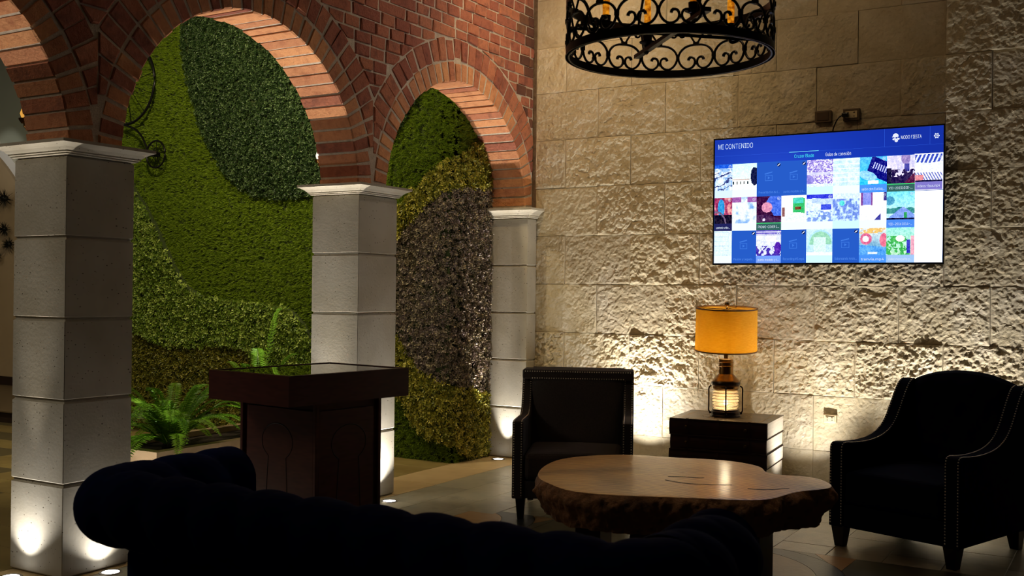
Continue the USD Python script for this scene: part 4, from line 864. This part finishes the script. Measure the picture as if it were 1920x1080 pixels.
arcL = np.c_[xl+rc-rc*np.cos(qa), yb_+rc-rc*np.sin(qa)]; nL = np.c_[-np.cos(qa), -np.sin(qa)]
arcR = np.c_[xr_-rc+rc*np.sin(qa), yb_+rc-rc*np.cos(qa)]; nR = np.c_[np.sin(qa), -np.cos(qa)]
xs = np.linspace(xl+rc, xr_-rc, 110)[1:-1]
sofa_section(np.vstack([arcL, np.c_[xs, np.full(len(xs), yb_)], arcR]), np.vstack([nL, np.tile([0, -1.], (len(xs), 1)), nR]), sofa, 'backrest')
yl = np.linspace(ya, yb_+rc, 32); sofa_section(np.c_[np.full(32, xl), yl], np.tile([-1., 0], (32, 1)), sofa, 'arm', (True, False))
yl = np.linspace(yb_+rc, yr, 32); sofa_section(np.c_[np.full(32, xr_), yl], np.tile([1., 0], (32, 1)), sofa, 'arm', (False, True))
part(sofa, 'seat_frame', rbox(xl+.02, xr_-.02, yb_+.02, ya-.02, .10, .30, .01), VELV, 40)
for a, b in ((xl+.125, (xl+xr_)/2-.003), ((xl+xr_)/2+.003, xr_-.125)): part(sofa, 'seat_cushion', rbox(a, b, yb_+.125, ya+.06, .302, .43, .035, .025), VELV, 50)
for x in (xl+.06, xr_-.06):
    for y in (yb_+.06, ya-.09): part(sofa, 'leg', lathe([(0, 0), (.018, 0), (.026, .03), (.032, .07), (.03, .11), (0, .11)], 20, (x, y, 0)), LEGW, 30)

# ---------------------------------------------------------------- touch screen kiosk
MAH = look('mahogany', lin(70, 32, 27), lin(92, 46, 38), 5., .38, .1, 30., stretch=(3, 3, 14), bdist=.002)
MAHD = look('mahogany_shadow_gap', lin(24, 12, 10), rough=.6)
kiosk = thing('touch_screen_kiosk', 'dark mahogany kiosk with a glass top in front of the middle column', 'kiosk', (-2.976, 3.377, 0), math.degrees(-.124))
A_, B_, bx_, by_ = .246, .328, .233, .180
part(kiosk, 'top_frame', toward(extrude(sbox(-A_, -B_, A_, B_).difference(sbox(-A_+.022, -B_+.022, A_-.022, B_-.022)), .118), ([1, 0, 0], [0, 1, 0], [0, 0, 1]), (0, 0, .752)), MAH)
part(kiosk, 'top_tray', box(-A_+.02, A_-.02, -B_+.02, B_-.02, .756, .846), MAHD)
part(kiosk, 'glass_screen', box(-A_+.021, A_-.021, -B_+.021, B_-.021, .846, .8675), look('black_screen_glass', lin(190, 190, 184), rough=.015, metal=1., spec=.7))
part(kiosk, 'body', box(-bx_+.014, bx_-.014, -by_+.014, by_-.014, .0, .757), MAH)
for sx in (-1, 1):
    for sy in (-1, 1): part(kiosk, 'corner_post', cham(sx*bx_-sx*.0-(.018 if sx > 0 else 0), sx*bx_+(.018 if sx < 0 else 0), sy*by_-(.018 if sy > 0 else 0), sy*by_+(.018 if sy < 0 else 0), 0, .756, .002), MAH)
for y in (-by_+.003, by_-.003): part(kiosk, 'front_panel', cham(-bx_+.040, bx_-.019, min(y, y*.92), max(y, y*.92), .04, .722, .002), MAH)
for x in (-bx_+.003, bx_-.003): part(kiosk, 'side_panel', cham(min(x, x*.93), max(x, x*.93), -by_+.019, by_-.040, .04, .722, .002), MAH)
part(kiosk, 'plinth', box(-bx_+.006, bx_-.006, -by_+.006, by_-.006, 0, .04), MAH)
kh = [(.094*math.cos(a), .585+.074*math.sin(a)) for a in np.radians(np.linspace(-55, 235, 40))]
kh = [(.072, .25)]+kh+[(-.072, .25)]
part(kiosk, 'keyhole_inlay', tube([(a+.0, -by_+.0035, b) for a, b in kh], .0022, 6), MAHD, True)
part(kiosk, 'keyhole_inlay', tube([(bx_-.0035, a, b) for a, b in kh], .0022, 6), MAHD, True)

# ---------------------------------------------------------------- planter and ferns
PLANT = look('beige_planter_stone', lin(128, 106, 76), lin(142, 120, 90), 6., .7, .2, 60., bdist=.004)
SOIL = look('dark_soil', lin(36, 28, 20), rough=1., bump=.8, c2=lin(52, 40, 28), scale=30.)
pl = thing('planter_box', 'long beige stone planter box behind the arcade holding ferns', 'planter')
px0, px1, py0, py1, pz = -4.98, -4.44, 3.84, 5.16, .335
part(pl, 'box', cat([cham(px0+.02, px0+.05, py0+.02, py1-.02, 0, pz-.03), cham(px1-.05, px1-.02, py0+.02, py1-.02, 0, pz-.03), cham(px0+.05, px1-.05, py0+.02, py0+.05, 0, pz-.03), cham(px0+.05, px1-.05, py1-.05, py1-.02, 0, pz-.03)]), PLANT)
rimp = sbox(px0, py0, px1, py1).difference(sbox(px0+.06, py0+.06, px1-.06, py1-.06))
part(pl, 'rim', extrude(rimp, .03).apply_translation([0, 0, pz-.03]), PLANT)
part(pl, 'soil', box(px0+.045, px1-.045, py0+.045, py1-.045, .02, pz-.035), SOIL)
def fern_look(name, c1, c2):
    return usdkit.material(stage, '/World/Looks/'+name, {'oi': ('object_info', {}), 'r': ('rgb_ramp', {'ramp': [(0, c1), (1, c2)]}), 'p': ('principled_bsdf', {'roughness': .38, 'specular_ior_level': .5}), 't': ('translucent_bsdf', {}), 'm': ('mix_closure', {'fac': .4})},
        [('oi.random', 'r.fac'), ('r.color', 'p.base_color'), ('r.color', 't.color'), ('p.BSDF', 'm.closure1'), ('t.BSDF', 'm.closure2')], surface='m.closure')
FERN = fern_look('fern_leaf', lin(86, 134, 24), lin(136, 178, 48))
def frond(base_, az, length, rise, droop, g, leaf=.05):
    n = 40; t = np.linspace(0, 1, n); r = length*(t*.92); z = rise*(1-(1-t)**2)-droop*t**2.2
    side = g.normal(0, .05)*length*t**2
    d = np.array([math.cos(az), math.sin(az), 0]); s = np.array([-math.sin(az), math.cos(az), 0])
    P = base_+r[:, None]*d+side[:, None]*s+z[:, None]*[0, 0, 1.]
    M_ = [tube(P[::3], np.linspace(.0028, .0008, len(P[::3])), 5)]; V, F = [], []
    T = np.gradient(P, axis=0); T /= np.linalg.norm(T, axis=1, keepdims=True)
    for i in range(4, n):
        up = np.cross(s, T[i]); up = up if up[2] > 0 else -up
        for sg in (-1, 1):
            L = leaf*math.sin(PI*min(1, .12+.86*t[i]))**.7*g.uniform(.85, 1.1); W = .0085*(.5+.5*L/leaf)
            q = sg*s*.93+T[i]*.34-up*.22*g.uniform(.4, 1.4); q /= np.linalg.norm(q); o = P[i]+up*.001; k = len(V)
            V += [o, o+q*L*.35+T[i]*W, o+q*L, o+q*L*.4-T[i]*W, o+q*L*.4-up*.003]
            F += [(k, k+1, k+4), (k+1, k+2, k+4), (k+2, k+3, k+4), (k+3, k, k+4)]
    M_.append(trimesh.Trimesh(np.array(V), np.array(F), process=False)); return cat(M_)
def fern(label, loc, n, lmin, lmax, rise, seed, extra=()):
    g = np.random.default_rng(seed); f = thing('fern', label, 'plant', loc)
    part(f, 'crown', trimesh.creation.icosphere(2, .045).apply_scale([1, 1, .6]).apply_translation([0, 0, .012]), SOIL, True)
    for i in range(n):
        az = 2*PI*i/n*1.0+g.uniform(-.2, .2)+(.5 if i % 2 else 0); L = g.uniform(lmin, lmax); k = g.random()
        part(f, 'frond', frond(np.array([.02*math.cos(az), .02*math.sin(az), .02]), az, L*(1-.45*k), rise*(.45+.75*k), L*(.42-.3*k), g), FERN)
    for az, L, rs_, dr in extra: part(f, 'frond', frond(np.array([0, 0, .02]), az, L, rs_, dr, g, .058), FERN)
fern('big arching green fern in the beige planter left of the kiosk', (-4.68, 4.14, pz-.035), 40, .46, .70, .34, 5, ((-1.75, .62, .50, .36), (-1.45, .56, .46, .30), (-1.2, .52, .44, .34), (-1.55, .50, .40, .44), (-.5, .42, .36, .30)))
fern('upright fern rising behind the kiosk beside the middle column', (-4.70, 4.86, pz-.035), 22, .30, .46, .40, 9, ((.3, .14, .78, .02), (-.9, .22, .56, .04), (1.0, .25, .52, .05)))
uplight(-4.21, 4.95, 'lit floor spot hidden behind the kiosk lighting the upright fern', (-.60, -.12, 1), UPLIGHT*1.2, 44, .8)

# ---------------------------------------------------------------- iron chandelier
WIRON = look('wrought_iron', lin(24, 20, 18), lin(34, 28, 24), 30., .42, metal=.7, spec=.5, bump=.15, bscale=120., bdist=.002)
ch = thing('iron_chandelier', 'round wrought iron chandelier with scrollwork hanging over the wooden table', 'chandelier', (-1.494, 3.614, 2.06))
R_, NU, HT = .372, 16, .212
seg = 2*PI*R_/NU; k_ = seg/.1375; CA = math.radians(-67.5+20)
def band(z0, z1): return lathe([(R_-.004, z0), (R_+.004, z0), (R_+.004, z1), (R_-.004, z1), (R_-.004, z0)], 96)
part(ch, 'ring', cat([band(0, .030), lathe([(R_-.010, 0), (R_+.006, 0), (R_+.006, .005), (R_-.010, .005), (R_-.010, 0)], 96)]), WIRON, 30)
part(ch, 'ring', band(HT-.030, HT), WIRON, 30)
A1 = [(0, .098), (-.040, .090), (-.066, .055), (-.056, .018), (-.033, .003), (-.011, .012), (-.004, .032), (-.012, .047), (-.025, .047), (-.029, .037)]
A2 = [(-.005, .104), (-.020, .130), (-.036, .150), (-.052, .156), (-.0625, .146), (-.060, .133), (-.050, .131), (-.045, .139)]
def wrap(P, a): P = np.asarray(P, float); t = a+P[:, 0]*k_/R_; return np.c_[R_*np.cos(t), R_*np.sin(t), P[:, 1]]
for i in range(NU):
    a = math.radians(-61.8)+2*PI*i/NU; M_ = []
    for flip in (False,):
        for pts, rr in ((A1, .0048), (A2, .0042)):
            for s in (-1, 1):
                q = spline(pts, 26, False)*[s, 1]; z = .030+q[:, 1]
                if flip: z = HT-z
                rad_ = np.full(26, rr); rad_[-3:] *= 1.25
                M_.append(tube(wrap(np.c_[q[:, 0], z], a), rad_, 6))
        for cx, cz, w, h in ((0, .101, .011, .007), (seg/k_/2, .052, .006, .009), (seg/k_/2, .145, .006, .008), (0, .024, .006, .006)):
            z = .030+cz; z = HT-z if flip else z; t = a+cx*k_/R_
            b = trimesh.creation.box([.014, 2*w, 2*h]); b.apply_transform(trimesh.transformations.rotation_matrix(t, [0, 0, 1])); b.apply_translation([R_*math.cos(t), R_*math.sin(t), z]); M_.append(b)
    part(ch, 'scroll', cat(M_), WIRON, 60)
for i in range(4):                                    # curved arms from the upper ring to the candle cups
    a = CA+i*PI/2
    part(ch, 'candle_arm', tube(spline([((R_-.004)*math.cos(a), (R_-.004)*math.sin(a), HT-.018), (.32*math.cos(a), .32*math.sin(a), HT-.030), (.275*math.cos(a), .275*math.sin(a), .085), (.24*math.cos(a), .24*math.sin(a), .072), (.24*math.cos(a), .24*math.sin(a), .095)], 26, False), .006, 7), WIRON, True)
    b = trimesh.creation.box([2*R_, .022, .007]); b.apply_transform(trimesh.transformations.rotation_matrix(a, [0, 0, 1])); b.apply_translation([0, 0, .078+.0075*(a > CA+.1)]); part(ch, 'cross_bar', b, WIRON)
SLEEVE = usdkit.material(stage, '/World/Looks/amber_candle_sleeve', {'g': ('geometry', {}), 'n': ('noise_texture', {'scale': 60.}), 'r': ('rgb_ramp', {'ramp': [(.35, lin(150, 72, 6)), (.65, lin(236, 150, 30))]}), 'e': ('emission', {'strength': .9})}, [('g.position', 'n.vector'), ('n.fac', 'r.fac'), ('r.color', 'e.color')], surface='e.emission')
FLAME = glow('candle_bulb', (1., .62, .22), 6.)
for i in range(4):
    a = CA+i*PI/2; x, y = .24*math.cos(a), .24*math.sin(a)
    part(ch, 'candle_cup', lathe([(0, .085), (.010, .085), (.012, .100), (.030, .108), (.032, .112), (.012, .114), (.017, .118), (.018, .138), (0, .138)], 20, (x, y, 0)), WIRON, 30)
    s = part(ch, 'candle_sleeve', lathe([(0, .138), (.0125, .138), (.012, .150), (.0135, .19), (.012, .27), (.013, .345), (0, .348)], 16, (x, y, 0)), SLEEVE, 40)
    part(s, 'bulb', lathe([(0, .346), (.007, .352), (.011, .366), (.006, .382), (0, .396)], 14, (x, y, 0)), FLAME, 40)
for i in range(3):
    a = .2+i*2*PI/3; part(ch, 'hanging_rod', cyl(.005, (R_*math.cos(a), R_*math.sin(a), HT-.005), (0, 0, .80), 8), WIRON)
part(ch, 'hub', lathe([(0, .78), (.02, .785), (.03, .80), (.02, .82), (0, .825)], 20), WIRON, 30)
links = []
for i in range(14):
    c = np.linspace(0, 2*PI, 14, endpoint=False); P = np.c_[.014*np.cos(c), 0*c, .034*np.sin(c)]
    if i % 2: P = P[:, [1, 0, 2]]
    links.append(tube(P+[0, 0, .85+.060*i], .0035, 5, True))
part(ch, 'chain', cat(links), WIRON, True)
part(ch, 'canopy', lathe([(0, 1.68), (.02, 1.68), (.055, 1.71), (.06, 1.719), (0, 1.719)], 32), WIRON, 30)
cl = UsdLux.SphereLight.Define(stage, '/World/chandelier_light'); cl.CreateRadiusAttr(.05); cl.CreateIntensityAttr(.2); cl.CreateColorAttr(Gf.Vec3f(1, .66, .3)); cl.AddTranslateOp().Set(Gf.Vec3d(-1.494, 3.614, 2.50))

# ---------------------------------------------------------------- bicycle wall art and arcade lanterns
bike = thing('bicycle_wall_art', 'black wire penny farthing bicycle sculpture hung on the green niche wall', 'sculpture', (0, 6.065, 0))
BW = look('black_wire', lin(20, 20, 18), rough=.3, metal=.5)
def wheel(cx, cz, r, n, rt, nm):
    t = np.linspace(0, 2*PI, 64, endpoint=False)
    w = part(bike, nm, tube(np.c_[cx+r*np.cos(t), 0*t, cz+r*np.sin(t)], rt, 7, True), BW, True)
    part(w, 'hub', cyl(.022, (cx, -.03, cz), (cx, .03, cz), 14), BW, 30)
    for i in range(n):
        a = 2*PI*i/n+.2; part(w, 'spoke', cyl(.0028, (cx, 0, cz), (cx+r*math.cos(a), 0, cz+r*math.sin(a)), 5), BW)
wheel(-7.44, 2.93, .345, 12, .011, 'big_wheel'); wheel(-7.068, 2.31, .112, 10, .008, 'small_wheel')
part(bike, 'backbone', tube(spline([(-7.44, 0, 3.33), (-7.70, 0, 3.22), (-7.83, 0, 2.93), (-7.72, 0, 2.68), (-7.48, 0, 2.585), (-7.30, 0, 2.52), (-7.20, 0, 2.41), (-7.14, 0, 2.32), (-7.068, 0, 2.31)], 60, False), .009), BW, True)
part(bike, 'fork', cat([cyl(.007, (-7.44, -.03, 2.93), (-7.44, -.03, 3.33), 8), cyl(.007, (-7.44, .03, 2.93), (-7.44, .03, 3.33), 8)]), BW)
part(bike, 'handlebar', tube(spline([(-7.60, -.02, 3.36), (-7.52, -.01, 3.40), (-7.44, 0, 3.35), (-7.34, -.01, 3.40), (-7.27, -.02, 3.36)], 24, False), .007), BW, True)
part(bike, 'saddle', rbox(-7.66, -7.52, -.03, .03, 3.30, 3.335, .014), BW, 40)
for x, z in ((-7.44, 2.60), (-7.44, 3.27), (-7.068, 2.20)): part(bike, 'wall_pin', cyl(.004, (x, 0, z), (x, .09, z), 6), BW)
def lantern(y, z, out, lab, c, k):
    t = thing('wall_lantern', lab, 'lantern', (XB, y, z))
    part(t, 'back_plate', rbox(-.012, .004, -.03, .03, -.06, .06, .004), BRASS, 30)
    part(t, 'arm', tube(spline([(-.008, 0, -.03), (-out*.5, 0, -.06), (-out, 0, -.045), (-out, 0, -.03)], 16, False), .005), BRASS, True)
    part(t, 'cup', lathe([(0, -.035), (.014, -.032), (.024, -.018), (.026, -.010), (0, -.010)], 24, (-out, 0, 0)), BRASS, 30)
    part(t, 'glass_bulb', lathe([(0, -.010), (.014, -.006), (.020, .012), (.014, .032), (.005, .050), (0, .055)], 20, (-out, 0, 0)), glow('lantern_glow_'+k, c, 1.0), 40)
    part(t, 'finial', lathe([(0, .05), (.006, .052), (.004, .062), (.007, .07), (0, .078)], 14, (-out, 0, 0)), BRASS, 30)
lantern(2.98, 1.965, .228, 'small brass lantern glowing amber behind the left column pier', (.75, .36, .06), 'amber')
lantern(4.85, 1.985, .128, 'small brass lantern glowing white behind the middle column pier', (1.3, 1.1, .9), 'white')
